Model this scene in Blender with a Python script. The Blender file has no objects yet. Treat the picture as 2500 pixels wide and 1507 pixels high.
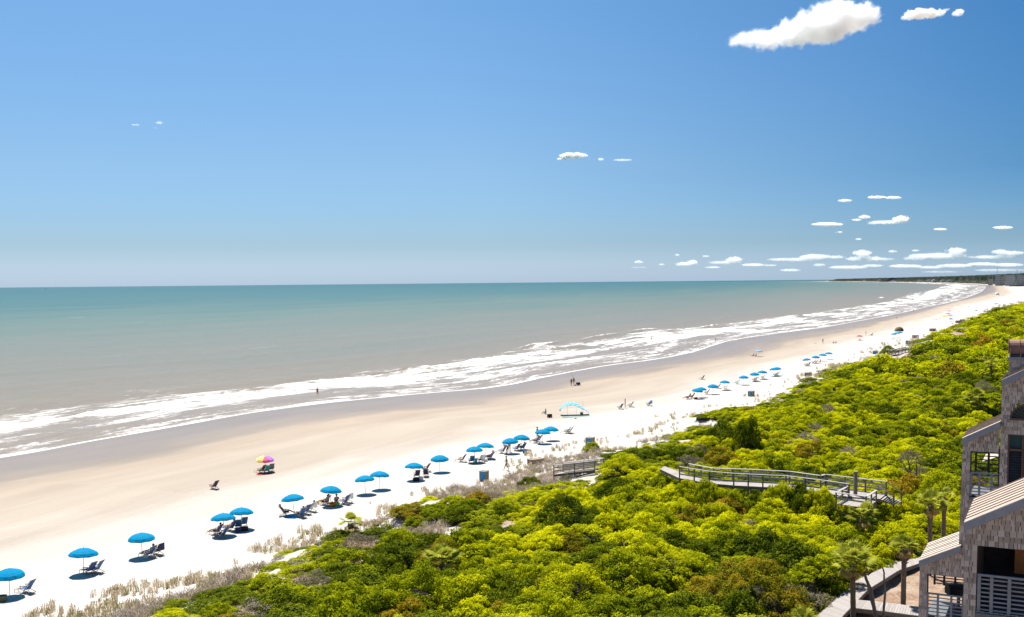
import bpy, bmesh, math, random
import numpy as np
from mathutils import Vector, Matrix, noise as mn

random.seed(7); np.random.seed(7)
SC = bpy.context.scene
COL = SC.collection
R = math.radians

# ------------------------------------------------------------------ camera
F_PX = 2450.0            # focal length in pixels of the 2500 px wide photograph
CAM = Vector((0, 0, 23.5)); KF = F_PX / 1400.0; Y0 = 880.0     # Y0: row of the optical axis (the photograph is cropped at the bottom)
PITCH = math.atan((Y0 - 689.6) / F_PX); ROLL = math.atan(0.0095)
_f = Vector((0, math.cos(PITCH), -math.sin(PITCH)))
_r0 = Vector((1, 0, 0)); _u0 = Vector((0, math.sin(PITCH), math.cos(PITCH)))
C_R = _r0 * math.cos(ROLL) - _u0 * math.sin(ROLL)
C_U = _u0 * math.cos(ROLL) + _r0 * math.sin(ROLL)
C_F = _f
cd = bpy.data.cameras.new('camera'); cam = bpy.data.objects.new('camera', cd); COL.objects.link(cam)
cd.sensor_width = 36; cd.lens = 36 * F_PX / 2500; cd.shift_y = (Y0 - 753.5) / 2500; cd.clip_start = 0.5; cd.clip_end = 90000
M = Matrix.Identity(4)
for i in range(3):
    M[i][0] = C_R[i]; M[i][1] = C_U[i]; M[i][2] = -C_F[i]; M[i][3] = CAM[i]
cam.matrix_world = M
SC.camera = cam

# ------------------------------------------------------------------ sky and sun
SUN_EL = R(62); SUN_AZ = R(-21)      # azimuth clockwise from +Y
w = bpy.data.worlds.new("World"); SC.world = w; w.use_nodes = True
nt = w.node_tree; bg = nt.nodes['Background']
sk = nt.nodes.new('ShaderNodeTexSky'); sk.sky_type = 'NISHITA'; sk.sun_disc = False
sk.sun_elevation = SUN_EL; sk.sun_rotation = SUN_AZ; sk.air_density = 1.0; sk.dust_density = 0.35; sk.ozone_density = 1.0
sk.altitude = 0
_tc = nt.nodes.new('ShaderNodeTexCoord'); _sx = nt.nodes.new('ShaderNodeSeparateXYZ'); nt.links.new(_tc.outputs['Generated'], _sx.inputs[0])
def _wr(fac, stops):
    n = nt.nodes.new('ShaderNodeValToRGB')
    while len(n.color_ramp.elements) < len(stops): n.color_ramp.elements.new(.5)
    for e, (p, c) in zip(n.color_ramp.elements, stops): e.position = p; e.color = (*c, 1)
    nt.links.new(fac, n.inputs[0]); return n.outputs[0]
def _wm(a, b, bt='MULTIPLY', fac=1.0):
    n = nt.nodes.new('ShaderNodeMix'); n.data_type = 'RGBA'; n.blend_type = bt
    if isinstance(fac, float): n.inputs[0].default_value = fac
    else: nt.links.new(fac, n.inputs[0])
    for i, v in ((6, a), (7, b)):
        if isinstance(v, tuple): n.inputs[i].default_value = (*v, 1)
        else: nt.links.new(v, n.inputs[i])
    return n.outputs[2]
# clear marine air: the haze near the horizon is whiter-blue than the raw model, and the sky deepens away from the sun
_el = _wr(_sx.outputs[2], [(0, (.50, .72, 1.28)), (.016, (.50, .68, 1.12)), (.037, (.43, .59, .88)), (.077, (.45, .63, .89)), (.117, (.49, .665, .87)), (.26, (.52, .77, .95)), (.6, (.85, 1.0, 1.08))])
_dt = nt.nodes.new('ShaderNodeVectorMath'); _dt.operation = 'DOT_PRODUCT'; nt.links.new(_tc.outputs['Generated'], _dt.inputs[0]); _dt.inputs[1].default_value = (math.sin(SUN_AZ), math.cos(SUN_AZ), 0)
_az = _wr(_dt.outputs['Value'], [(.62, (.33, .59, .75)), (.94, (1, 1, 1))])
_hz = nt.nodes.new('ShaderNodeMapRange'); _hz.inputs['From Min'].default_value = -.02; _hz.inputs['From Max'].default_value = .10; nt.links.new(_sx.outputs[2], _hz.inputs[0])
_c = _wm(_wm(sk.outputs[0], _el), _wm((1, 1, 1), _az, 'MIX', _hz.outputs[0]))
nt.links.new(_c, bg.inputs[0]); bg.inputs[1].default_value = 0.067
sd = bpy.data.lights.new('sun', 'SUN'); sd.energy = 5.0; sd.angle = R(0.53); sd.color = (1.0, 0.955, 0.89)
so = bpy.data.objects.new('sun', sd); COL.objects.link(so)
SDIR = Vector((math.sin(SUN_AZ) * math.cos(SUN_EL), math.cos(SUN_AZ) * math.cos(SUN_EL), math.sin(SUN_EL)))
so.rotation_euler = SDIR.to_track_quat('Z', 'Y').to_euler()
vs = SC.view_settings
vs.view_transform = 'Standard'; vs.look = 'None'; vs.gamma = 1; vs.use_curve_mapping = False; vs.exposure = 0.85
SC.cycles.volume_bounces = 40; SC.cycles.max_bounces = 40; SC.cycles.diffuse_bounces = 3
SC.cycles.transparent_max_bounces = 8; SC.cycles.use_denoising = True

# ------------------------------------------------------------------ projection helpers
def ray(px, py):
    return (C_F * F_PX + C_R * (px - 1250) - C_U * (py - Y0))
def on_z(px, py, z=0.0):
    d = ray(px, py); t = (z - CAM.z) / d.z
    return CAM + d * t
def at_depth(px, py, dep):
    return CAM + ray(px, py) * (dep * KF / F_PX)
def on_plane(px, py, P0, n):
    d = ray(px, py); t = (P0 - CAM).dot(n) / d.dot(n)
    return CAM + d * t
def proj(p):
    v = Vector(p) - CAM; z = v.dot(C_F)
    return 1250 + F_PX * v.dot(C_R) / z, Y0 - F_PX * v.dot(C_U) / z, z

# ------------------------------------------------------------------ shore curves
E_PX = [(-500, 1213), (-200, 1150), (0, 1118), (97, 1102), (211, 1080), (325, 1060), (454, 1037), (617, 1008), (800, 984), (900, 974),
        (1023, 962), (1202, 946), (1336, 920), (1470, 895), (1604, 877), (1690, 860), (1782, 832), (1900, 814), (2000, 801),
        (2080, 787), (2211, 762), (2253, 752), (2333, 735), (2388, 716), (2402, 706), (2399, 698), (2350, 694), (2280, 691),
        (2200, 689.2), (2100, 688), (2010, 687.2)]
shore = [Vector((-1900, -3430)), Vector((-900, -1540)), Vector((-300, -367)), Vector((-170, -84))] + [on_z(x, y, 0).xy for x, y in E_PX]
tip = shore[-1]
shore += [tip + Vector((300, 900)), tip + Vector((3000, 2400)), tip + Vector((12000, 5200))]
# smooth (Catmull-Rom)
def catmull(P, n=6):
    out = []
    for i in range(len(P) - 1):
        a = P[max(i - 1, 0)]; b = P[i]; c = P[i + 1]; d = P[min(i + 2, len(P) - 1)]
        L = [max((q - p).length, 1e-6) ** 0.5 for p, q in ((a, b), (b, c), (c, d))]
        m1 = (c - b) if i == 0 else ((b - a) / L[0] - (c - a) / (L[0] + L[1]) + (c - b) / L[1]) * L[1]
        m2 = (c - b) if i == len(P) - 2 else ((c - b) / L[1] - (d - b) / (L[1] + L[2]) + (d - c) / L[2]) * L[1]
        for k in range(n):
            t = k / n
            out.append(b * (2*t**3 - 3*t**2 + 1) + m1 * (t**3 - 2*t**2 + t) + c * (-2*t**3 + 3*t**2) + m2 * (t**3 - t**2))
    out.append(P[-1]); return out
SH = np.array([tuple(p) for p in catmull(shore)])
SEGA = SH[:-1]; SEGD = SH[1:] - SH[:-1]; SEGL = np.maximum(np.hypot(SEGD[:, 0], SEGD[:, 1]), 1e-9)
CUM = np.concatenate([[0], np.cumsum(SEGL)])
def shore_sd(P):
    """P (n,2) -> s along the shore, d positive towards the sea."""
    P = np.atleast_2d(np.asarray(P, float)); S = np.zeros(len(P)); D = np.zeros(len(P))
    for i0 in range(0, len(P), 4000):
        q = P[i0:i0+4000]
        rel = q[:, None, :] - SEGA[None]
        t = np.clip((rel * SEGD[None]).sum(2) / (SEGL ** 2)[None], 0, 1)
        v = rel - SEGD[None] * t[..., None]
        dd = np.hypot(v[..., 0], v[..., 1]); k = dd.argmin(1); ar = np.arange(len(q))
        cr = SEGD[k, 0] * v[ar, k, 1] - SEGD[k, 1] * v[ar, k, 0]
        S[i0:i0+4000] = CUM[k] + t[ar, k] * SEGL[k]; D[i0:i0+4000] = dd[ar, k] * np.where(cr >= 0, 1, -1)
    return S, D
def offset_curve(pts, z, sign, far):
    W = np.array([tuple(on_z(x, y, z).xy) for x, y in pts]); s, d = shore_sd(W); d = d * sign
    o = np.argsort(s); s = s[o]; d = d[o]
    s = np.concatenate([s, [s[-1] + 700, 1e6]]); d = np.concatenate([d, [far, far]])
    return lambda q: np.interp(q, s, d)
WET = offset_curve([(-300, 1235), (0, 1190), (32, 1182), (422, 1109), (584, 1070), (800, 1030), (1000, 1005), (1190, 990), (1300, 965),
                    (1400, 940), (1480, 927), (1600, 912), (1750, 882), (1950, 836), (2050, 815), (2150, 788), (2260, 760), (2340, 736)], 0.25, -1, 25)
BERM = offset_curve([(-300, 1420), (0, 1346), (102, 1320), (244, 1278), (341, 1263), (483, 1224), (699, 1173), (850, 1140), (1050, 1087), (1200, 1065),
                     (1400, 1022), (1700, 942), (1900, 886), (2100, 824), (2200, 796), (2350, 745)], 0.7, -1, 45)
DUNE = offset_curve([(20, 1590), (150, 1507), (345, 1441), (487, 1405), (629, 1360), (771, 1309), (913, 1258), (1045, 1202), (1177, 1177), (1319, 1111),
                     (1461, 1076), (1583, 1055), (1725, 999), (1877, 949), (1968, 918), (2110, 862), (2232, 827), (2333, 791), (2415, 756)], 1.2, -1, 80)
SHRUB = offset_curve([(250, 1600), (385, 1507), (568, 1440), (650, 1395), (811, 1312), (933, 1266), (990, 1285), (1060, 1300), (1116, 1296), (1217, 1232), (1319, 1200),
                      (1441, 1165), (1485, 1112), (1623, 1086), (1745, 1045), (1846, 995), (1928, 958), (2029, 913), (2090, 890), (2181, 870), (2283, 825), (2364, 785), (2440, 758)], 2.3, -1, 105)
W1 = offset_curve([(-300, 1145), (0, 1096), (211, 1062), (325, 1040), (454, 1015), (617, 986), (800, 962), (889, 950), (1023, 932), (1157, 914), (1300, 890), (1450, 868),
                   (1600, 850), (1750, 822), (1900, 800), (2080, 774), (2211, 750)], 0, 1, 20)
W2 = offset_curve([(-300, 1090), (0, 1040), (162, 1018), (330, 994), (500, 968), (617, 953), (800, 930), (950, 908), (1100, 894), (1240, 872), (1350, 853), (1500, 836),
                   (1600, 814), (1730, 798), (1850, 786), (1950, 772), (2080, 755), (2168, 740), (2229, 722), (2299, 700)], 0, 1, 75)
W3 = offset_curve([(-300, 1050), (0, 1006), (162, 985), (357, 953), (617, 944), (800, 924), (950, 902), (1100, 888), (1240, 860), (1350, 842), (1500, 826),
                   (1600, 806), (1730, 794), (1850, 780), (1950, 768), (2080, 752), (2168, 735), (2229, 716), (2299, 694)], 0, 1, 110)

def fbm(x, y, z=0.0, o=3):
    return mn.fractal((x, y, z), 0.9, 2.1, o, noise_basis='PERLIN_ORIGINAL')
def ground_z_from(s, d, x, y):
    t = -d
    a, b, c, e = WET(s), BERM(s), DUNE(s), SHRUB(s)
    b = np.maximum(b, a + 2); c = np.maximum(c, b + 2); e = np.maximum(e, c + 1.5)
    z = np.where(t < 0, t * 0.025, 0)
    z = np.where((t >= 0) & (t < a), 0.25 * t / np.maximum(a, .1), z)
    z = np.where((t >= a) & (t < b), 0.25 + 0.5 * (t - a) / (b - a), z)
    z = np.where((t >= b) & (t < c), 0.75 + 0.35 * (t - b) / (c - b), z)
    k = np.clip((t - c) / np.maximum(e - c + 4, 3), 0, 1)
    rise = 1.1 + 1.7 * (k * k * (3 - 2 * k))
    z = np.where(t >= c, rise, z)
    return np.maximum(z, -4)
def ground_bump(x, y, t_over_dune):
    """small dune relief behind the dune line"""
    if t_over_dune <= 0: return 0.0
    k = min(t_over_dune / 4, 1)
    return k * (0.55 * fbm(x * .09, y * .09, 3.1) + 0.22 * fbm(x * .35, y * .35, 1.7))
def gz(x, y):
    s, d = shore_sd([[x, y]]); z = float(ground_z_from(s, d, x, y)[0])
    return z + ground_bump(x, y, float(-d[0] - DUNE(s)[0]))
def on_ground(px, py):
    z = 1.0
    for _ in range(6):
        p = on_z(px, py, z); z2 = gz(p.x, p.y); z = z * .4 + z2 * .6
    p = on_z(px, py, z); return Vector((p.x, p.y, gz(p.x, p.y)))

# ------------------------------------------------------------------ materials
def N(nt, t, **kw):
    n = nt.nodes.new(t)
    for k, v in kw.items(): setattr(n, k, v)
    return n
def base_mat(name):
    m = bpy.data.materials.new(name); m.use_nodes = True
    return m, m.node_tree, m.node_tree.nodes['Principled BSDF']
def mathn(nt, op, a, b=None, clamp=False):
    n = N(nt, 'ShaderNodeMath', operation=op); n.use_clamp = clamp
    for i, v in enumerate((a, b)):
        if v is None: continue
        if isinstance(v, (int, float)): n.inputs[i].default_value = v
        else: nt.links.new(v, n.inputs[i])
    return n.outputs[0]
def ramp(nt, fac, stops, interp='LINEAR'):
    n = N(nt, 'ShaderNodeValToRGB'); cr = n.color_ramp; cr.interpolation = interp
    while len(cr.elements) < len(stops): cr.elements.new(0.5)
    for e, (p, c) in zip(cr.elements, stops):
        e.position = p; e.color = (*c, 1) if len(c) == 3 else c
    nt.links.new(fac, n.inputs[0]); return n.outputs[0]
def noise_n(nt, vec, scale, detail=4, rough=.55, dist=0.0):
    n = N(nt, 'ShaderNodeTexNoise'); n.inputs['Scale'].default_value = scale; n.inputs['Detail'].default_value = detail
    n.inputs['Roughness'].default_value = rough; n.inputs['Distortion'].default_value = dist
    if vec is not None: nt.links.new(vec, n.inputs['Vector'])
    return n.outputs['Fac']
def mixc(nt, fac, a, b):
    n = N(nt, 'ShaderNodeMix', data_type='RGBA')
    for sock, v in ((n.inputs[0], fac), (n.inputs[6], a), (n.inputs[7], b)):
        if isinstance(v, (int, float)): sock.default_value = v
        elif isinstance(v, tuple): sock.default_value = (*v, 1)
        else: nt.links.new(v, sock)
    return n.outputs[2]
def attr(nt, name):
    n = N(nt, 'ShaderNodeAttribute'); n.attribute_name = name; return n
def bump(nt, b, h, strength, dist=0.1):
    n = N(nt, 'ShaderNodeBump'); n.inputs['Strength'].default_value = strength; n.inputs['Distance'].default_value = dist
    nt.links.new(h, n.inputs['Height']); nt.links.new(n.outputs[0], b.inputs['Normal'])
_M = {}
def mat(name, c1, c2=None, rough=.7, scale=6, stretch=(1, 1, 1), bstr=.25, obj_rand=0.0, spec=.3, metal=0.0):
    """noise-mottled material between two colours, with optional per-object shift"""
    if name in _M: return _M[name]
    m, nt, b = base_mat(name)
    c2 = c2 or tuple(x * .8 for x in c1)
    tc = N(nt, 'ShaderNodeTexCoord'); mp = N(nt, 'ShaderNodeMapping'); mp.inputs['Scale'].default_value = stretch
    nt.links.new(tc.outputs['Object'], mp.inputs[0])
    f = noise_n(nt, mp.outputs[0], scale)
    fac = ramp(nt, f, [(.3, (0, 0, 0)), (.7, (1, 1, 1))])
    if obj_rand:
        oi = N(nt, 'ShaderNodeObjectInfo'); ra = attr(nt, 'rnd')
        r_ = mathn(nt, 'FRACT', mathn(nt, 'ADD', oi.outputs['Random'], ra.outputs['Fac']))
        fac = mathn(nt, 'ADD', mathn(nt, 'MULTIPLY', fac, 1 - obj_rand), mathn(nt, 'MULTIPLY', r_, obj_rand))
    nt.links.new(mixc(nt, fac, c1, c2), b.inputs['Base Color'])
    b.inputs['Roughness'].default_value = rough; b.inputs['Specular IOR Level'].default_value = spec; b.inputs['Metallic'].default_value = metal
    bump(nt, b, f, bstr, .02)
    _M[name] = m; return m

# ------------------------------------------------------------------ mesh helpers
def link(o): COL.objects.link(o); return o
def tag(o, label=None, cat=None, group=None, kind=None):
    if label: o['label'] = label
    if cat: o['category'] = cat
    if group: o['group'] = group
    if kind: o['kind'] = kind
    return o
def empty(name, loc=(0, 0, 0), rz=0, label=None, cat=None, group=None):
    o = bpy.data.objects.new(name, None); o.empty_display_size = .3; o.location = loc; o.rotation_euler = (0, 0, rz); link(o)
    return tag(o, label, cat, group)
class MB:
    def __init__(s): s.v = []; s.f = []; s.mi = []; s.att = []
    def face(s, idx, m=0): s.f.append(idx); s.mi.append(m)
    def box(s, c, size, rot=None, m=0):
        c = Vector(c); hx, hy, hz = [q / 2 for q in size]; b = len(s.v)
        for x in (-hx, hx):
            for y in (-hy, hy):
                for z in (-hz, hz):
                    p = Vector((x, y, z))
                    if rot is not None: p = rot @ p
                    s.v.append(tuple(c + p))
        for q in ((0, 1, 3, 2), (4, 6, 7, 5), (0, 4, 5, 1), (2, 3, 7, 6), (0, 2, 6, 4), (1, 5, 7, 3)):
            s.face([b + i for i in q], m)
        return s
    def beam(s, a, b, wd, ht, m=0, up=(0, 0, 1)):
        a = Vector(a); b = Vector(b); d = (b - a); L = d.length
        if L < 1e-6: return s
        x = d / L; y = Vector(up).cross(x)
        if y.length < 1e-4: y = Vector((1, 0, 0)).cross(x)
        y.normalize(); z = x.cross(y)
        r = Matrix((x, y, z)).transposed()
        return s.box((a + b) / 2, (L, wd, ht), r, m)
    def tube(s, pts, rad, n=6, m=0, cap=True):
        pts = [Vector(p) for p in pts]; rad = rad if isinstance(rad, (list, tuple)) else [rad] * len(pts)
        base = len(s.v); prev = None
        for i, p in enumerate(pts):
            t = (pts[min(i + 1, len(pts) - 1)] - pts[max(i - 1, 0)]).normalized()
            a = prev - t * prev.dot(t) if prev is not None else t.orthogonal()
            a.normalize(); prev = a; bb = t.cross(a)
            for k in range(n):
                an = 2 * math.pi * k / n
                s.v.append(tuple(p + (a * math.cos(an) + bb * math.sin(an)) * rad[i]))
        for i in range(len(pts) - 1):
            for k in range(n):
                q = base + i * n; s.face([q + k, q + (k + 1) % n, q + n + (k + 1) % n, q + n + k], m)
        if cap:
            s.face([base + k for k in range(n)][::-1], m); e = base + (len(pts) - 1) * n; s.face([e + k for k in range(n)], m)
        return s
    def prism(s, poly, off, m=0):
        """polygon of 3D points swept along off"""
        b = len(s.v); n = len(poly); off = Vector(off)
        s.v += [tuple(p) for p in poly] + [tuple(Vector(p) + off) for p in poly]
        s.face(list(range(b, b + n)), m); s.face([b + n + i for i in range(n)][::-1], m)
        for i in range(n): s.face([b + i, b + n + i, b + n + (i + 1) % n, b + (i + 1) % n], m)
        return s
    def mesh(s, name, mats, smooth=False):
        me = bpy.data.meshes.new(name); me.from_pydata(s.v, [], s.f)
        for m_ in (mats if isinstance(mats, (list, tuple)) else [mats]): me.materials.append(m_)
        if any(s.mi): me.polygons.foreach_set('material_index', s.mi)
        if smooth: me.polygons.foreach_set('use_smooth', [True] * len(me.polygons))
        bm = bmesh.new(); bm.from_mesh(me); bmesh.ops.recalc_face_normals(bm, faces=bm.faces); bm.to_mesh(me); bm.free()
        return me
    def build(s, name, mats, parent=None, smooth=False, **kw):
        o = bpy.data.objects.new(name, s.mesh(name, mats, smooth)); link(o)
        if parent is not None: o.parent = parent
        return tag(o, **kw)
def np_mesh(name, V, Fc, mats, smooth=False, attrs=None, mi=None):
    me = bpy.data.meshes.new(name); V = np.asarray(V, np.float32); Fc = np.asarray(Fc, np.int32); k = Fc.shape[1]
    me.vertices.add(len(V)); me.vertices.foreach_set('co', V.ravel())
    me.loops.add(Fc.size); me.loops.foreach_set('vertex_index', Fc.ravel())
    me.polygons.add(len(Fc)); me.polygons.foreach_set('loop_start', np.arange(0, Fc.size, k, dtype=np.int32))
    me.polygons.foreach_set('loop_total', np.full(len(Fc), k, np.int32))
    if smooth: me.polygons.foreach_set('use_smooth', np.ones(len(Fc), bool))
    for m_ in mats: me.materials.append(m_)
    if mi is not None: me.polygons.foreach_set('material_index', np.asarray(mi, np.int32))
    for an, (ty, dom, dat) in (attrs or {}).items():
        a = me.attributes.new(an, ty, dom)
        a.data.foreach_set('vector' if ty == 'FLOAT_VECTOR' else 'value', np.asarray(dat, np.float32 if ty != 'INT' else np.int32).ravel())
    me.update(calc_edges=True); return me
def place(name, me, loc=(0, 0, 0), rz=0, sc=1, parent=None, **kw):
    o = bpy.data.objects.new(name, me); o.location = loc; o.rotation_euler = (0, 0, rz)
    o.scale = sc if isinstance(sc, (tuple, list, Vector)) else (sc, sc, sc)
    link(o)
    if parent is not None: o.parent = parent
    return tag(o, **kw)
def copy_tree(o, parent=None):
    c = o.copy(); COL.objects.link(c); c.parent = parent
    for ch in o.children: copy_tree(ch, c)
    return c

# ------------------------------------------------------------------ ground and sea sheets
def polar_grid():
    az = np.concatenate([np.linspace(-180, -36, 16)[:-1], np.linspace(-36, 36, 470), np.linspace(36, 180, 16)[1:]])
    dep = np.concatenate([np.array([2.5, 4, 6, 9, 14, 22]), np.geomspace(33, 900, 260)])[::-1]   # px below the horizon
    r = 23.5 * F_PX / dep; r = r[(r > 15)]
    r = np.concatenate([[0.5, 8, 22], r])
    return np.radians(az), np.sort(r)
AZ, RR = polar_grid()
# refine radii between 400 and 13000 m for the bay
RR = np.unique(np.concatenate([RR[RR < 1650], np.geomspace(1650, 24500, 75), [36000, 62000]]))
A2, R2 = np.meshgrid(AZ, RR, indexing='ij')
GX = (R2 * np.sin(A2)).ravel(); GY = (R2 * np.cos(A2)).ravel()
GS, GD = shore_sd(np.stack([GX, GY], 1))
na, nr = len(AZ), len(RR)
ii, jj = np.meshgrid(np.arange(na - 1), np.arange(nr - 1), indexing='ij')
Q = np.stack([ii * nr + jj, ii * nr + jj + 1, (ii + 1) * nr + jj + 1, (ii + 1) * nr + jj], -1).reshape(-1, 4)
def compact(V, Qs, att):
    used = np.unique(Qs); mp = np.full(len(V), -1); mp[used] = np.arange(len(used))
    return V[used], mp[Qs], {k: (t, d, v[used]) for k, (t, d, v) in att.items()}

def ground_sheet():
    z = ground_z_from(GS, GD, GX, GY)
    t = -GD; over = t - DUNE(GS)
    rr = np.hypot(GX, GY)
    for i in np.nonzero((over > 0) & (rr < 1500))[0]:
        z[i] += ground_bump(GX[i], GY[i], over[i])
    a, b, c, e = WET(GS), BERM(GS), DUNE(GS), SHRUB(GS)
    b = np.maximum(b, a + 2); c = np.maximum(c, b + 2); e = np.maximum(e, c + 1.5)
    zc = np.where(t < a, t / a, np.where(t < b, 1 + (t - a) / (b - a), np.where(t < c, 2 + (t - b) / (c - b), np.where(t < e, 3 + (t - c) / (e - c), 4 + (t - e) / 20))))
    zc = np.clip(zc, -1, 6)
    keep = (t[Q].max(1) > -60)
    V = np.stack([GX, GY, z], 1)
    sd3 = np.stack([GS, GD, np.zeros_like(GS)], 1)
    V, Qs, att = compact(V, Q[keep], {'zc': ('FLOAT', 'POINT', zc), 'sd': ('FLOAT_VECTOR', 'POINT', sd3)})
    m, nt, bs = base_mat('sand_and_litter')
    tc = N(nt, 'ShaderNodeTexCoord').outputs['Object']; sdv = attr(nt, 'sd').outputs['Vector']
    mp = N(nt, 'ShaderNodeMapping'); mp.inputs['Scale'].default_value = (.03, .15, 1); nt.links.new(sdv, mp.inputs[0])
    streak = noise_n(nt, mp.outputs[0], 1.0, 6, .6)
    mp2 = N(nt, 'ShaderNodeMapping'); mp2.inputs['Scale'].default_value = (.3, 1.5, 1); nt.links.new(sdv, mp2.inputs[0])
    fine = noise_n(nt, mp2.outputs[0], 1.0, 5, .65)
    big = noise_n(nt, tc, .5, 5, .6)
    z0 = attr(nt, 'zc').outputs['Fac']
    zz = mathn(nt, 'ADD', z0, mathn(nt, 'MULTIPLY', mathn(nt, 'SUBTRACT', streak, .5), .55))
    zz = mathn(nt, 'ADD', zz, mathn(nt, 'MULTIPLY', mathn(nt, 'SUBTRACT', fine, .5), .10))
    f = mathn(nt, 'DIVIDE', mathn(nt, 'ADD', zz, 1.0), 7.0, True)
    P = lambda q: (q + 1) / 7
    col = ramp(nt, f, [(P(-.5), (.215, .17, .13)), (P(0.3), (.23, .185, .145)), (P(.88), (.25, .205, .16)), (P(1.02), (.32, .26, .20)), (P(1.5), (.37, .315, .25)),
                       (P(1.75), (.37, .315, .255)), (P(2.15), (.455, .415, .365)), (P(2.6), (.505, .475, .43)), (P(4.0), (.48, .44, .385)), (P(4.35), (.38, .29, .21))])
    dk = ramp(nt, streak, [(.3, (.87, .87, .87)), (.7, (1.08, 1.08, 1.08))])
    n = N(nt, 'ShaderNodeMix', data_type='RGBA', blend_type='MULTIPLY'); n.inputs[0].default_value = .8
    nt.links.new(col, n.inputs[6]); nt.links.new(dk, n.inputs[7]); col = n.outputs[2]
    # wrack line specks near the berm edge
    sp = noise_n(nt, tc, 1.3, 6, .7)
    near = mathn(nt, 'SUBTRACT', 1.0, mathn(nt, 'MULTIPLY', mathn(nt, 'ABSOLUTE', mathn(nt, 'SUBTRACT', zz, 2.0)), 12.0), True)
    spk = mathn(nt, 'MULTIPLY', near, mathn(nt, 'GREATER_THAN', sp, .64))
    col = mixc(nt, mathn(nt, 'MULTIPLY', spk, .45), col, (.22, .15, .10))
    # leaf litter inland
    lit = mathn(nt, 'MULTIPLY', mathn(nt, 'GREATER_THAN', z0, 4.15), ramp(nt, big, [(.42, (0, 0, 0)), (.56, (1, 1, 1))]))
    lfine = noise_n(nt, tc, 5, 6, .7)
    lcol = ramp(nt, lfine, [(.3, (.13, .075, .045)), (.5, (.27, .17, .11)), (.7, (.42, .31, .22))])
    col = mixc(nt, lit, col, lcol)
    nt.links.new(col, bs.inputs['Base Color'])
    ro = ramp(nt, f, [(P(-.5), (.2, .2, .2)), (P(.6), (.36, .36, .36)), (P(.97), (.6, .6, .6)), (P(1.1), (.9, .9, .9))])
    nt.links.new(ro, bs.inputs['Roughness']); bs.inputs['Specular IOR Level'].default_value = .13
    # footprints and ripples on the dry sand
    fp = noise_n(nt, tc, 1.6, 5, .7)
    dry = ramp(nt, f, [(P(.8), (.02, .02, .02)), (P(2.2), (1, 1, 1))])
    hh = mathn(nt, 'MULTIPLY', mathn(nt, 'ADD', fp, mathn(nt, 'MULTIPLY', fine, .5)), dry)
    bump(nt, bs, hh, .6, .3)
    me = np_mesh('sand_ground', V, Qs, [m], True, att)
    place('ground', me, kind='structure')
ground_sheet()

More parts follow.
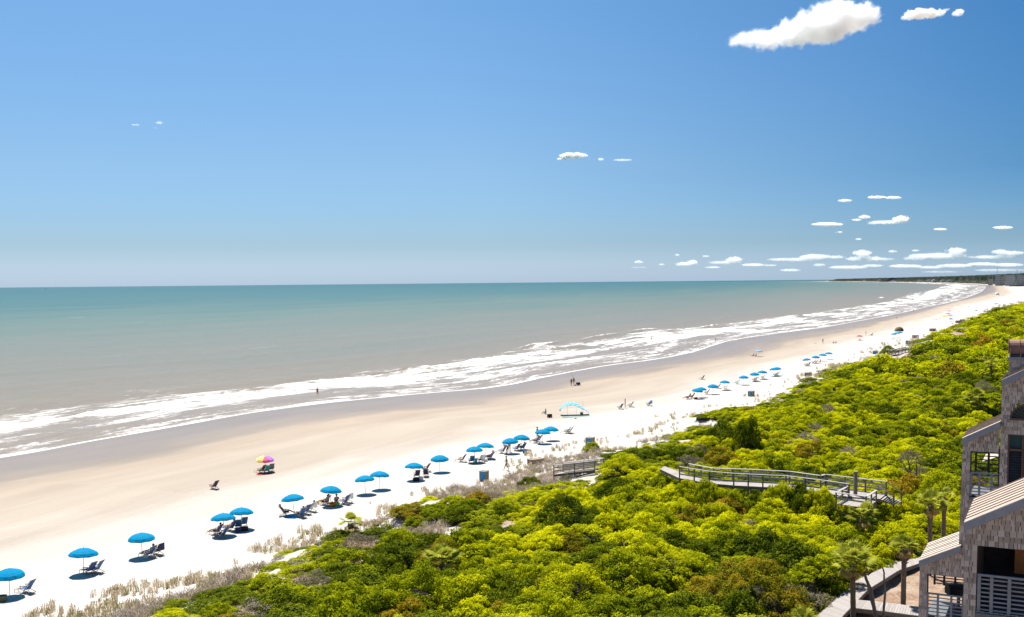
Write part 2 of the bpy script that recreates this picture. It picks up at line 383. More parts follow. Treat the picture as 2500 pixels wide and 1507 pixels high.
def sea_sheet():
    d = GD; w1 = np.maximum(W1(GS), .8); w2 = np.maximum(W2(GS), w1 + 2); w3 = np.maximum(W3(GS), w2 + 1)
    # foam amount
    foam = np.zeros_like(d); z = np.full_like(d, 0.0)
    idx = np.nonzero((d > -3) & (d < 380))[0]
    for i in idx:
        s_, d_ = GS[i], d[i]; a, b, c = w1[i], w2[i], w3[i]
        wob = fbm(s_ * .03, d_ * .02, 5.0) * 3.0 + fbm(s_ * .12, d_ * .1, 9) * 1.2
        dd = d_ + wob * min(1, max(d_, 0) / 6)
        n1 = fbm(s_ * .025, d_ * .05, 2.0)
        if dd < a: fo = .42 + .22 * n1 + .10 * (dd / a) + .3 * max(0, fbm(s_ * .03, d_ * .5, 50))
        elif dd < b:
            u = (dd - a) / (b - a); fo = .40 + .40 * math.sin(min(1, u * 1.25) ** 1.6 * math.pi * .8) + .42 * n1 + .25 * fbm(s_ * .06, d_ * .35, 40)
            fo -= .9 * max(0, fbm(s_ * .011, d_ * .07, 12.0) - .12)
        elif dd < c + 4:
            fo = (.60 + .50 * fbm(s_ * .02, d_ * .08, 7)) * max(0, 1 - (dd - b) / (c + 4 - b)) ** .5
        else:
            fo = 0
        foam[i] = fo
        # swell and breaker relief
        amp = .22 * min(1, max(d_, 0) / 25)
        ph = d_ * .16 + 1.6 * fbm(s_ * .012, 0, 4)
        z[i] = amp * 1.5 * max(0, math.sin(ph)) ** 2 * (1 - min(1, d_ / 260)) + .75 * math.exp(-((dd - b) / 1.8) ** 2) * (0.3 + max(0, fbm(s_ * .02, 0, 30) + .3))
    # isolated breaking waves further out
    for (px, py, ln, wd) in ((1470, 822, 24, 2.4), (1330, 843, 20, 2.0), (1290, 846, 22, 1.4), (2150, 728, 40, 3), (1560, 808, 22, 2)):
        p = on_z(px, py, 0); s0, d0 = shore_sd([[p.x, p.y]]); s0 = s0[0]; d0 = d0[0]
        k = np.exp(-((GS - s0) / ln) ** 2 - ((d - d0 - (GS - s0) * .10) / wd) ** 2)
        foam = np.maximum(foam, k * 1.15); z += 1.0 * np.exp(-((GS - s0) / ln) ** 2 - ((d - d0 - (GS - s0) * .10 + 1.2) / (wd * 1.2)) ** 2)
    lc = np.log10(1 + np.maximum(d, 0) / 1.5) / 3.5
    keep = (d[Q].max(1) > -1.5)
    V = np.stack([GX, GY, z + .004], 1); sd3 = np.stack([GS, GD, np.zeros_like(GS)], 1)
    V, Qs, att = compact(V, Q[keep], {'foam': ('FLOAT', 'POINT', foam), 'lc': ('FLOAT', 'POINT', lc), 'sd': ('FLOAT_VECTOR', 'POINT', sd3)})
    m, nt, bs = base_mat('sea_water')
    tc = N(nt, 'ShaderNodeTexCoord').outputs['Object']; sdv = attr(nt, 'sd').outputs['Vector']
    def mapped(sc):
        mp = N(nt, 'ShaderNodeMapping'); mp.inputs['Scale'].default_value = sc; nt.links.new(sdv, mp.inputs[0]); return mp.outputs[0]
    lcn = attr(nt, 'lc').outputs['Fac']
    patch = noise_n(nt, mapped((.003, .013, 1)), 1.0, 4, .5)
    lf = mathn(nt, 'ADD', lcn, mathn(nt, 'MULTIPLY', mathn(nt, 'SUBTRACT', patch, .5), .16))
    band = noise_n(nt, mapped((.006, .04, 1)), 1.0, 5, .6); lf = mathn(nt, 'ADD', lf, mathn(nt, 'MULTIPLY', mathn(nt, 'SUBTRACT', band, .5), .10))
    L = lambda q: math.log10(1 + q) / 3.5
    col = ramp(nt, lf, [(L(0), (.24, .19, .14)), (L(12), (.225, .185, .14)), (L(40), (.205, .165, .108)), (L(75), (.18, .158, .108)), (L(160), (.145, .150, .100)),
                        (L(330), (.095, .138, .090)), (L(700), (.04, .105, .08)), (L(2600), (.014, .08, .066))])
    grain = noise_n(nt, mapped((.2, .6, 1)), 1.0, 4, .7)
    gm = N(nt, 'ShaderNodeMix', data_type='RGBA', blend_type='MULTIPLY'); gm.inputs[0].default_value = 1; nt.links.new(col, gm.inputs[6]); nt.links.new(ramp(nt, grain, [(.3, (.88, .88, .88)), (.7, (1.12, 1.12, 1.12))]), gm.inputs[7]); col = gm.outputs[2]
    n1 = noise_n(nt, mapped((.11, .40, 1)), 1.0, 8, .74, .8)
    n2 = noise_n(nt, mapped((.6, 1.4, 1)), 1.0, 6, .75, 1.2)
    n3 = noise_n(nt, mapped((.014, .17, 1)), 1.0, 4, .6, .5)
    nn = mathn(nt, 'SUBTRACT', mathn(nt, 'ADD', mathn(nt, 'ADD', mathn(nt, 'MULTIPLY', n1, 1.25), mathn(nt, 'MULTIPLY', n2, .75)), mathn(nt, 'MULTIPLY', n3, 1.0)), 1.0)
    fo = attr(nt, 'foam').outputs['Fac']
    mk = mathn(nt, 'MULTIPLY', mathn(nt, 'SUBTRACT', mathn(nt, 'ADD', mathn(nt, 'MULTIPLY', fo, .62), nn), .79), 3.8, True)
    # thin bright edge of the swash
    sep = N(nt, 'ShaderNodeSeparateXYZ'); nt.links.new(sdv, sep.inputs[0])
    ln_ = noise_n(nt, mapped((.05, .0, 1)), 1.0, 3, .5)
    dl = mathn(nt, 'ABSOLUTE', mathn(nt, 'SUBTRACT', sep.outputs['Y'], mathn(nt, 'MULTIPLY', ln_, .9)))
    edge = mathn(nt, 'SUBTRACT', 1.0, mathn(nt, 'MULTIPLY', dl, 1.5), True)
    mk = mathn(nt, 'MAXIMUM', mk, mathn(nt, 'MULTIPLY', edge, .85))
    nt.links.new(mixc(nt, mk, col, (.80, .80, .79)), bs.inputs['Base Color'])
    nt.links.new(mathn(nt, 'ADD', mathn(nt, 'MULTIPLY', mk, .6), .30), bs.inputs['Roughness'])
    bs.inputs['IOR'].default_value = 1.33; bs.inputs['Specular IOR Level'].default_value = .22
    wv = noise_n(nt, tc, .45, 8, .62); wv2 = noise_n(nt, tc, .05, 4, .5)
    bump(nt, bs, mathn(nt, 'ADD', mathn(nt, 'ADD', wv, wv2), mathn(nt, 'MULTIPLY', mk, .3)), .5, .6)
    me = np_mesh('sea_water', V, Qs, [m], True, att)
    place('sea', me, kind='structure')
sea_sheet()

# ------------------------------------------------------------------ clouds (volumes)
def cloud_material(density, nscale):
    m = bpy.data.materials.new('cloud_vapour'); m.use_nodes = True; nt = m.node_tree
    nt.nodes.remove(nt.nodes['Principled BSDF'])
    v = N(nt, 'ShaderNodeVolumeScatter'); v.inputs['Color'].default_value = (1, 1, 1, 1); v.inputs['Anisotropy'].default_value = 0.3
    tc = N(nt, 'ShaderNodeTexCoord').outputs['Object']; n1 = noise_n(nt, tc, nscale, 5, .65)
    d = attr(nt, 'density').outputs['Fac']
    q = mathn(nt, 'ADD', mathn(nt, 'MULTIPLY', d, 1.25), mathn(nt, 'MULTIPLY', mathn(nt, 'SUBTRACT', n1, .545), 3.3))
    q = mathn(nt, 'MULTIPLY', mathn(nt, 'MAXIMUM', q, 0.0), mathn(nt, 'MULTIPLY', mathn(nt, 'MINIMUM', mathn(nt, 'MULTIPLY', d, 3.0), 1.0), density))
    nt.links.new(q, v.inputs['Density'])
    nt.links.new(v.outputs[0], nt.nodes['Material Output'].inputs['Volume'])
    return m
def cloud(ells, dist, opacity, label, name='cloud', kind=None, cat='cloud', group=None, rough=.5, seed=0):
    """ells: ellipses (cx,cy,rx,ry) in photo pixels, built at real size at that distance"""
    k = dist * KF / F_PX; rnd = random.Random(seed + int(ells[0][0]))
    tmp = bpy.data.meshes.new('t'); bm = bmesh.new()
    c0 = at_depth(ells[0][0], ells[0][1], dist)
    rmin = min(min(e[2], e[3]) for e in ells) * k
    for (cx, cy, rx, ry) in ells:
        rx *= 1.05; ry *= 1.15
        n = max(3, int(rx / max(ry, 1) * 3) + 2)
        for j in range(n):
            u = -1 + 2 * (j + .5) / n; hgt = math.sqrt(max(0, 1 - u * u))
            for q in range(2):
                r_ = ry * hgt * rnd.uniform(.55, .95) + .15 * ry
                yy = cy + (1 - q * 1.1) * (ry - r_) * rnd.uniform(-.5, .4)
                p = at_depth(cx + u * rx * .93, yy, dist) - c0 + Vector((0, rnd.uniform(-1, 1) * ry * .8 * k, 0))
                mtx = Matrix.Translation(p) @ Matrix.Diagonal((r_ * k * max(1, rx / ry * .32), r_ * k * 1.1, r_ * k, 1))
                bmesh.ops.create_icosphere(bm, subdivisions=2, radius=1, matrix=mtx)
    bm.to_mesh(tmp); bm.free()
    o = bpy.data.objects.new('t', tmp); link(o)
    md = o.modifiers.new('r', 'REMESH'); md.mode = 'VOXEL'; md.voxel_size = max(rmin * .16, max(e[2] for e in ells) * k / 90)
    bpy.context.view_layer.update()
    me = bpy.data.meshes.new_from_object(o.evaluated_get(bpy.context.evaluated_depsgraph_get()))
    bpy.data.objects.remove(o)
    n = len(me.vertices); co = np.zeros(n * 3, np.float32); me.vertices.foreach_get('co', co); co = co.reshape(-1, 3)
    no = np.zeros(n * 3, np.float32); me.vertices.foreach_get('normal', no); no = no.reshape(-1, 3)
    ry_ = max(e[3] for e in ells) * k
    for i in range(n):
        p = co[i] / ry_
        f = mn.fractal((p[0] * 2.2 + seed, p[1] * 2.2, p[2] * 2.2), .7, 2.1, 5, noise_basis='PERLIN_ORIGINAL')
        co[i] += no[i] * (f * .55 * rough * 2 * ry_ * .5)
    me.vertices.foreach_set('co', co.ravel()); me.update(); me.name = 'cloud_puff'
    cm_ = cloud_material(opacity * 1.6 / ry_, 2.2 / ry_); me.materials.clear(); me.materials.append(cm_)
    me.polygons.foreach_set('use_smooth', [True] * len(me.polygons))
    src = bpy.data.objects.new('cloud_shape', me); src.location = c0
    vd = bpy.data.volumes.new('cloud_puff'); o = bpy.data.objects.new(name, vd); o.location = c0; link(o); vd.materials.append(cm_)
    md = o.modifiers.new('puff', 'MESH_TO_VOLUME'); md.object = src; md.resolution_mode = 'VOXEL_SIZE'; md.voxel_size = max(ry_ / 9, max(e[2] for e in ells) * k / 70)
    md.interior_band_width = ry_ * .5; md.density = 1
    return tag(o, label, cat, group, kind)

cloud([(1880, 95, 98, 26), (1985, 72, 92, 36), (2060, 45, 72, 40), (1830, 104, 50, 16), (2030, 22, 48, 24)], 5000, 2.6, 'large bright white cloud touching the top edge of the sky')
cloud([(2250, 35, 42, 13), (2215, 44, 16, 6), (2285, 33, 22, 9)], 5200, 3.5, 'medium white cloud just right of the largest cloud')
cloud([(2338, 33, 9, 9), (2310, 24, 8, 4)], 5300, 1.2, 'thin torn wisp of cloud at the upper right of the sky')
cloud([(1400, 380, 34, 7), (1372, 388, 12, 4)], 7000, 3.0, 'small flat white cloud alone in the middle of the sky')
cloud([(1467, 389, 7, 4)], 7000, .30, 'tiny faint puff of cloud beside the lone flat cloud')
cloud([(1520, 391, 24, 3)], 7000, .22, 'faint streak of cloud to the right of the lone flat cloud')
cloud([(389, 300, 10, 4), (378, 313, 7, 2)], 7000, .16, 'faint wisp of cloud over the open sea, the right one of two')
cloud([(331, 305, 11, 2.5)], 7000, .13, 'faint wisp of cloud over the open sea, the left one of two')
cloud([(2063, 490, 17, 4)], 8500, 0.9, 'small pale cloud left of the upper flat pair')
cloud([(2140, 482, 22, 4), (2180, 483, 20, 4)], 8500, 1.65, 'long thin white cloud above the wedge shaped one')
cloud([(2160, 543, 45, 5), (2200, 536, 18, 10), (2130, 547, 16, 3)], 8500, 2.25, 'bright wedge shaped white cloud low over the bay')
cloud([(2110, 530, 15, 5), (2092, 537, 14, 3)], 8500, 1.5, 'small white cloud just above the wedge shaped cloud on its left')
cloud([(2020, 548, 38, 5)], 8500, 1.8, 'flat white cloud left of the wedge shaped cloud')
cloud([(2295, 560, 17, 3)], 8500, 1.05, 'short faint cloud right of the wedge shaped cloud')
cloud([(2448, 556, 24, 4)], 8500, 1.35, 'thin slanting cloud by the right edge of the sky')
cloud([(2096, 584, 9, 2.5), (2048, 567, 10, 3)], 8500, 0.68, 'tiny faint cloud scraps under the flat clouds')
cloud([(1676, 645, 28, 6), (1690, 640, 12, 6)], 11000, 0.62, 'low white cloud, leftmost puff of the horizon bank')
cloud([(1770, 641, 42, 5), (1792, 634, 20, 8)], 11000, 0.68, 'low white cloud with a rounded top, second from left over the horizon')
cloud([(1838, 647, 30, 4)], 11000, 0.5, 'low ragged cloud strip near the middle of the horizon bank')
cloud([(1940, 634, 68, 5), (1990, 627, 38, 7), (2040, 628, 22, 5)], 11000, 0.62, 'long low white cloud over the bay horizon')
cloud([(2110, 632, 50, 7), (2106, 618, 24, 9), (2150, 633, 36, 5)], 11000, 0.68, 'piled up low cloud with a tall rounded top over the spit')
cloud([(2290, 625, 72, 8), (2335, 612, 26, 8), (2235, 631, 30, 6)], 11000, 0.53, 'broad low cloud above the far forest')
cloud([(2440, 615, 22, 7), (2475, 618, 30, 6), (2420, 628, 60, 5)], 11000, 0.53, 'low cloud bank at the right edge over the far buildings')
bank = [(1560, 640, 12, 4), (1615, 646, 9, 3), (1653, 623, 5, 4), (1724, 626, 10, 3), (1880, 648, 18, 3), (2000, 647, 16, 4), (2070, 653, 48, 5), (2130, 649, 28, 4),
        (2210, 650, 40, 5), (2270, 653, 36, 4), (2330, 649, 44, 5), (2400, 645, 40, 5), (2460, 647, 40, 5), (1930, 660, 26, 4), (2180, 614, 12, 4), (2235, 612, 10, 3),
        (2440, 660, 60, 4), (1740, 653, 20, 3), (2300, 664, 50, 3), (1560, 653, 20, 2)]
for i in range(0, len(bank), 5):
    cloud(bank[i:i+5], 13000, .5, 'faint broken cloud scraps low along the horizon', name='cloud_bank', kind='stuff', cat='cloud', group='faint horizon cloud scraps')

# ------------------------------------------------------------------ foliage
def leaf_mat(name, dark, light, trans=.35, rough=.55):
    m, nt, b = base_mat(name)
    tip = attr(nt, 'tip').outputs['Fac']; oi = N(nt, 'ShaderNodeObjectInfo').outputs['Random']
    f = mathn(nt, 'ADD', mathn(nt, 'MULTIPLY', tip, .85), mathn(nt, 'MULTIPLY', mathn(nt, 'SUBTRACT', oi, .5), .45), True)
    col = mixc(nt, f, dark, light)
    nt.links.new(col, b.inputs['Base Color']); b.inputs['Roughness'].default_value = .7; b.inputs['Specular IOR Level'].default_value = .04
    tr = N(nt, 'ShaderNodeBsdfTranslucent'); nt.links.new(col, tr.inputs[0]); mx = N(nt, 'ShaderNodeMixShader'); mx.inputs[0].default_value = trans
    nt.links.new(b.outputs[0], mx.inputs[1]); nt.links.new(tr.outputs[0], mx.inputs[2]); nt.links.new(mx.outputs[0], nt.nodes['Material Output'].inputs[0])
    return m
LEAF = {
    'pine': leaf_mat('hazed_pine_needles', (.15, .18, .13), (.27, .31, .23), .1),  # far pines: distance haze is put into this pale grey-green
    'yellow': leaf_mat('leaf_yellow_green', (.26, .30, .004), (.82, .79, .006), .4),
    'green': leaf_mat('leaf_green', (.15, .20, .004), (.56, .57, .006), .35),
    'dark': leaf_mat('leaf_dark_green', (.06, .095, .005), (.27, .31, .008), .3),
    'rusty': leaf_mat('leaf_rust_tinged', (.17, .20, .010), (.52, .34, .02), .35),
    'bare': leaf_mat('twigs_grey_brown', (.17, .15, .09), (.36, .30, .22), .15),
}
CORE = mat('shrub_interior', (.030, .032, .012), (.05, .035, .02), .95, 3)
BARK = mat('bark', (.20, .155, .12), (.11, .08, .06), .9, 9, (1, 1, .3), .6)
GREYBARK = mat('grey_bark', (.26, .22, .19), (.14, .12, .10), .9, 9, (1, 1, .3), .6)
def blob_radius(d, seed, lob=.28):
    return 1 + lob * mn.noise((d[0] * 1.5 + seed, d[1] * 1.5, d[2] * 1.5)) + lob * .55 * mn.noise((d[0] * 3.6, d[1] * 3.6 + seed, d[2] * 3.6))
def shrub_mesh(name, kind, nleaf, size, seed, zmin=-.25, core=True, lob=.42, NL=46, LR=.155):
    """unit shrub: radius 1, height about 0.85; small folded leaf sprays over a lumpy dome"""
    rg = np.random.RandomState(seed); V = []; Fc = []; tip = []; mi = []
    lobes = []
    lump = rg.uniform(0, 50)
    for k in range(NL):
        a = k * 2.39996 + rg.uniform(-.35, .35); rr = math.sqrt((k + rg.uniform(0, 1)) / NL) * .90
        hh = (.70 * (1 - rr * rr) + .05) * (1 + .55 * mn.noise((rr * math.cos(a) * 2.1 + lump, rr * math.sin(a) * 2.1, seed * .37)))
        lobes.append((rr * math.cos(a), rr * math.sin(a), hh, rg.uniform(LR * .75, LR * 1.45), rg.uniform(0, 1)))
    tot = sum(l[3] ** 2 for l in lobes)
    for l in lobes:
        cnt = int(nleaf * l[3] ** 2 / tot)
        D = rg.normal(size=(cnt, 3)); D /= np.linalg.norm(D, axis=1)[:, None]; D[:, 2] = np.where(D[:, 2] < -.2, -D[:, 2], D[:, 2])
        for d in D:
            r_ = l[3] * blob_radius(d, seed + l[4] * 9, lob) * rg.uniform(.80, 1.07)
            c = np.array([l[0] + d[0] * r_, l[1] + d[1] * r_, l[2] + d[2] * r_ * .85])
            if c[2] < zmin: continue
            nrm = d * .55 + np.array([0, 0, .25]) + rg.normal(size=3) * .55; nrm /= np.linalg.norm(nrm)
            t = np.cross(nrm, rg.normal(size=3)); t /= np.linalg.norm(t); b = np.cross(nrm, t)
            sz = size * rg.uniform(.6, 1.25); base = len(V)
            V += [c - t * sz, c + b * sz * .5 + nrm * sz * .12, c + t * sz, c - b * sz * .5 + nrm * sz * .12]
            Fc += [[base, base + 1, base + 2, base + 3]]
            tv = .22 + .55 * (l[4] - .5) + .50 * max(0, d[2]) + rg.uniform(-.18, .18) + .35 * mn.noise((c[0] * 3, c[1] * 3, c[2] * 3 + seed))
            tip += [tv] * 4; mi.append(0)
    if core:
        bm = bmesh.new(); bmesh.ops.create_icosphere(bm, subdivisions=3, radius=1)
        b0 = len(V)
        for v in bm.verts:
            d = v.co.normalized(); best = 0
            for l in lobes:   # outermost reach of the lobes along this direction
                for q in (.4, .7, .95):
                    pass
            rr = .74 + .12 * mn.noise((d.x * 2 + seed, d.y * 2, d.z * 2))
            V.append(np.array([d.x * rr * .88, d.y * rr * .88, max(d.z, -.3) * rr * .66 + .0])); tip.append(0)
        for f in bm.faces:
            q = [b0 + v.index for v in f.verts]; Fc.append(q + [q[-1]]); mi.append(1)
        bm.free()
    V = np.array(V); Q4 = np.array(Fc)
    me = bpy.data.meshes.new(name)
    faces = [list(dict.fromkeys(f)) for f in Q4.tolist()]
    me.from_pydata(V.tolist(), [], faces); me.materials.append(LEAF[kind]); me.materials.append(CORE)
    me.polygons.foreach_set('material_index', mi)
    a = me.attributes.new('tip', 'FLOAT', 'POINT'); a.data.foreach_set('value', np.array(tip, np.float32))
    return me
KINDS = ['yellow', 'green', 'dark', 'rusty', 'bare']
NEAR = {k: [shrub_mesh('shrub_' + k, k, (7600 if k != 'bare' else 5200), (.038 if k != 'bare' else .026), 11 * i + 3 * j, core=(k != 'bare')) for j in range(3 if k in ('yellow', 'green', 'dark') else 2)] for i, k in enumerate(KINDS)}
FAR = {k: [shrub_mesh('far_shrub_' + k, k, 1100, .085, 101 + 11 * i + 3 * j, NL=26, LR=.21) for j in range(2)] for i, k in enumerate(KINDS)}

def scatter(name, pts, meshes, label=None, cat=None):
    """pts rows: x,y,z,rz,sx,sy,sz,idx -> ONE object of kind stuff (geometry nodes)"""
    pts = np.array(pts, float)
    col = bpy.data.collections.new(name + '_kinds')
    for i, me in enumerate(meshes):
        o = bpy.data.objects.new('%s_%03d' % (name, i), me); col.objects.link(o)
    me = bpy.data.meshes.new(name); me.vertices.add(len(pts)); me.vertices.foreach_set('co', pts[:, :3].astype(np.float32).ravel())
    a = me.attributes.new('rot', 'FLOAT_VECTOR', 'POINT'); rv = np.zeros((len(pts), 3), np.float32); rv[:, 2] = pts[:, 3]; a.data.foreach_set('vector', rv.ravel())
    a = me.attributes.new('siz', 'FLOAT_VECTOR', 'POINT'); a.data.foreach_set('vector', pts[:, 4:7].astype(np.float32).ravel())
    a = me.attributes.new('pick', 'INT', 'POINT'); a.data.foreach_set('value', pts[:, 7].astype(np.int32))
    o = bpy.data.objects.new(name, me); link(o)
    ng = bpy.data.node_groups.new(name, 'GeometryNodeTree')
    ng.interface.new_socket('Geometry', in_out='INPUT', socket_type='NodeSocketGeometry'); ng.interface.new_socket('Geometry', in_out='OUTPUT', socket_type='NodeSocketGeometry')
    gi = ng.nodes.new('NodeGroupInput'); go = ng.nodes.new('NodeGroupOutput'); ip = ng.nodes.new('GeometryNodeInstanceOnPoints')
    ci = ng.nodes.new('GeometryNodeCollectionInfo'); ci.inputs[0].default_value = col; ci.inputs['Separate Children'].default_value = True; ci.inputs['Reset Children'].default_value = True
    def na_(nm, ty):
        n = ng.nodes.new('GeometryNodeInputNamedAttribute'); n.data_type = ty; n.inputs[0].default_value = nm; return n.outputs[0]
    ng.links.new(gi.outputs[0], ip.inputs['Points']); ng.links.new(ci.outputs[0], ip.inputs['Instance']); ip.inputs['Pick Instance'].default_value = True
    ng.links.new(na_('pick', 'INT'), ip.inputs['Instance Index'])
    e2r = ng.nodes.new('FunctionNodeEulerToRotation'); ng.links.new(na_('rot', 'FLOAT_VECTOR'), e2r.inputs[0]); ng.links.new(e2r.outputs[0], ip.inputs['Rotation'])
    ng.links.new(na_('siz', 'FLOAT_VECTOR'), ip.inputs['Scale']); ng.links.new(ip.outputs[0], go.inputs[0])
    md = o.modifiers.new('scatter', 'NODES'); md.node_group = ng
    return tag(o, label, cat, kind='stuff')

# zones of the picture kept clear in front of named things (pixel boxes of the photograph, with the depth of the thing)
def inside(px, py, poly):
    c = False; n = len(poly)
    for i in range(n):
        x1, y1 = poly[i]; x2, y2 = poly[(i + 1) % n]
        if (y1 > py) != (y2 > py) and px < (x2 - x1) * (py - y1) / (y2 - y1) + x1: c = not c
    return c
CLEAR = [
    ([(1600, 1128), (1690, 1122), (2100, 1150), (2170, 1165), (2215, 1205), (2150, 1206), (2140, 1222), (2100, 1240), (2035, 1225), (2030, 1178), (1875, 1165), (1862, 1192), (1690, 1184), (1600, 1156)], 91),
    ([(1335, 1110), (1480, 1105), (1478, 1125), (1462, 1130), (1430, 1165), (1335, 1165)], 110),
    ([(1975, 1520), (2085, 1412), (2175, 1368), (2245, 1352), (2245, 1520)], 999),
    ([(2255, 1330), (2500, 1330), (2500, 1600), (2255, 1600)], 105),
    ([(1270, 1215), (1292, 1210), (1300, 1225), (1275, 1232)], 999), ([(1415, 1400), (1455, 1395), (1450, 1435), (1420, 1425)], 999),
    ([(1485, 1268), (1497, 1270), (1493, 1290)], 999), ([(1520, 1310), (1540, 1320), (1535, 1340)], 999), ([(1800, 1110), (1812, 1110), (1812, 1120)], 999),
    ([(990, 1240), (1110, 1262), (1120, 1300), (1000, 1290)], 999), ([(2175, 855), (2232, 850), (2232, 866), (2180, 872)], 999), ([(2322, 800), (2376, 803), (2376, 815), (2325, 815)], 999),
]
HOUSE_FOOT = [(13.0, 32.5), (40, 18), (70, 40), (60, 85), (30, 75), (17.0, 47.5), (17.5, 44)]
veg = []      # candidates x,y,z,radius,height,kind
def kind_at(x, y):
    a = fbm(x * .045, y * .045, 8.0, 3) + .35 * fbm(x * .3, y * .3, 2.5, 2); q = random.random()
    if q < .035: return 'bare'
    if q < .07: return 'rusty'
    if a > -.02: return 'yellow' if q < .80 else 'green'
    if a > -.20: return 'green' if q < .68 else ('yellow' if q < .86 else 'dark')
    return 'dark' if q < .62 else 'green'
def gen_veg(r0, r1, sp, rad):
    pts = []
    X = np.arange(-r1 * .36, r1 * .62, sp); Y = np.arange(20, r1, sp)
    xx, yy = np.meshgrid(X, Y); xx = xx.ravel() + np.random.uniform(-.45, .45, xx.size) * sp; yy = yy.ravel() + np.random.uniform(-.45, .45, yy.size) * sp
    rr = np.hypot(xx, yy); az = np.degrees(np.arctan2(xx, yy)); k = (rr > r0) & (rr <= r1) & (az > -24) & (az < 31); xx = xx[k]; yy = yy[k]; rr = rr[k]
    s, d = shore_sd(np.stack([xx, yy], 1)); t = -d; e = SHRUB(s)
    k = (t > e - 2.6) & (t < e + 2600); xx, yy, s, d, t, e, rr = (a[k] for a in (xx, yy, s, d, t, e, rr))
    z = ground_z_from(s, d, xx, yy)
    dn = DUNE(s)
    for x, y, z_, t_, e_, c_, r_ in zip(xx, yy, z, t, e, dn, rr):
        if inside(x, y, HOUSE_FOOT): continue
        front = min(1, max(0, t_ - e_ + 2.6) / 15)
        ra = rad * random.uniform(.62, 1.25) * (.60 + .40 * front); h = ra * random.uniform(.55, 1.02) * (.38 + .62 * front)
        if r_ < 1500: z_ += ground_bump(x, y, t_ - c_)
        kd = kind_at(x, y)
        if t_ - e_ < 1 and random.random() < .2: kd = 'bare'
        px, py, dp = proj((x, y, z_ + h * .8)); rp = F_PX * ra * .75 / dp
        bad = False
        bx_, by_, _d = proj((x, y, z_))
        if inside(bx_, by_, CLEAR[2][0]) or inside(bx_, by_ - 18, CLEAR[2][0]): continue
        for poly, md in CLEAR:
            if dp > md: continue
            for ox, oy in ((0, 0), (-rp * .8, 0), (rp * .8, 0), (0, -rp * .15)):
                if inside(px + ox, py + oy, poly): bad = True; break
            if bad: break
        if bad:
            okk = False
            for f1, f2 in ((.8, .75), (.65, .55), (.45, .4), (.35, .25)):
                ra2 = ra * f1; h2 = h * f2; px, py, dp = proj((x, y, z_ + h2 * .9)); rp = F_PX * ra2 * .8 / dp
                if not any(inside(px + ox, py + oy, poly) for poly, md in CLEAR if dp <= md for ox, oy in ((0, 0), (-rp * .7, 0), (rp * .7, 0), (0, -rp * .1))): okk = True; break
            if not okk: continue
            ra, h = ra2, h2
        pts.append((x, y, z_, ra, h, kd))
    return pts
near_pts = gen_veg(40, 215, 2.05, 2.15)
mid_pts = gen_veg(215, 560, 4.4, 3.9)
far_pts = gen_veg(560, 2600, 12.0, 8.5)
def special(px, py, ra, h, kd, label, mi=0, group=None):
    p = on_ground(px, py)
    px_.append((p.x, p.y, p.z - .15, ra, h, kd, label, mi))
px_ = []
special(1005, 1500, 3.1, 2.9, 'green', 'largest rounded dark green shrub at the bottom edge, shaped like a dome')
special(1835, 1500, 4.0, 3.3, 'rusty', 'broad rust tinged shrub with orange tips at the bottom of the photo')
special(1620, 1420, 4.2, 3.0, 'yellow', 'wide yellow green mound in the middle of the foreground thicket')
special(1400, 1470, 2.8, 2.4, 'yellow', 'bright yellow shrub beside the bare litter patch in the foreground')
special(1395, 1300, 3.2, 2.8, 'dark', 'dark green domed shrub under the wooden beach walkover', 1)
special(1510, 1240, 2.6, 2.6, 'dark', 'dark green rounded shrub left of the long boardwalk', 2)
special(1760, 1105, 3.0, 3.2, 'dark', 'dark ivy covered thicket just above the long boardwalk')
special(1822, 1118, 2.0, 4.2, 'dark', 'tall dark column of foliage behind the long boardwalk', 1)
special(1690, 1140, 2.4, 1.7, 'bare', 'grey green cushion shaped bush right behind the boardwalk rail')
special(2245, 1200, 1.6, 2.2, 'bare', 'bare grey twiggy bush beyond the end of the boardwalk')
special(1240, 1485, 2.6, 2.3, 'dark', 'dark green bush in the lower middle among yellow ones')
special(1445, 1103, 1.3, 1.2, 'green', 'small round green bush alone on the dune by the storage crate')
special(1295, 1195, 1.5, 1.2, 'dark', 'small dark bush in the dead brush below the walkover')
special(2171, 868, 3.0, 2.6, 'dark', 'lone dark green bush at the bend of the distant dune')
special(1015, 1282, 1.3, .9, 'green', 'small low green bush at the edge of the sand hollow')
special(1520, 1165, 2.9, 2.4, 'yellow', 'flat topped yellow green shrub between the two boardwalks')
GROUPS = {'yellow': 'yellow green shrubs of the thicket', 'green': 'mid green shrubs of the thicket', 'dark': 'dark green shrubs of the thicket', 'rusty': 'rust tinged shrubs of the thicket', 'bare': 'bare grey brown bushes of the thicket'}
WORDK = {'yellow': 'yellow green shrub', 'green': 'mid green shrub', 'dark': 'dark green shrub', 'rusty': 'rust tinged shrub', 'bare': 'bare grey bush'}
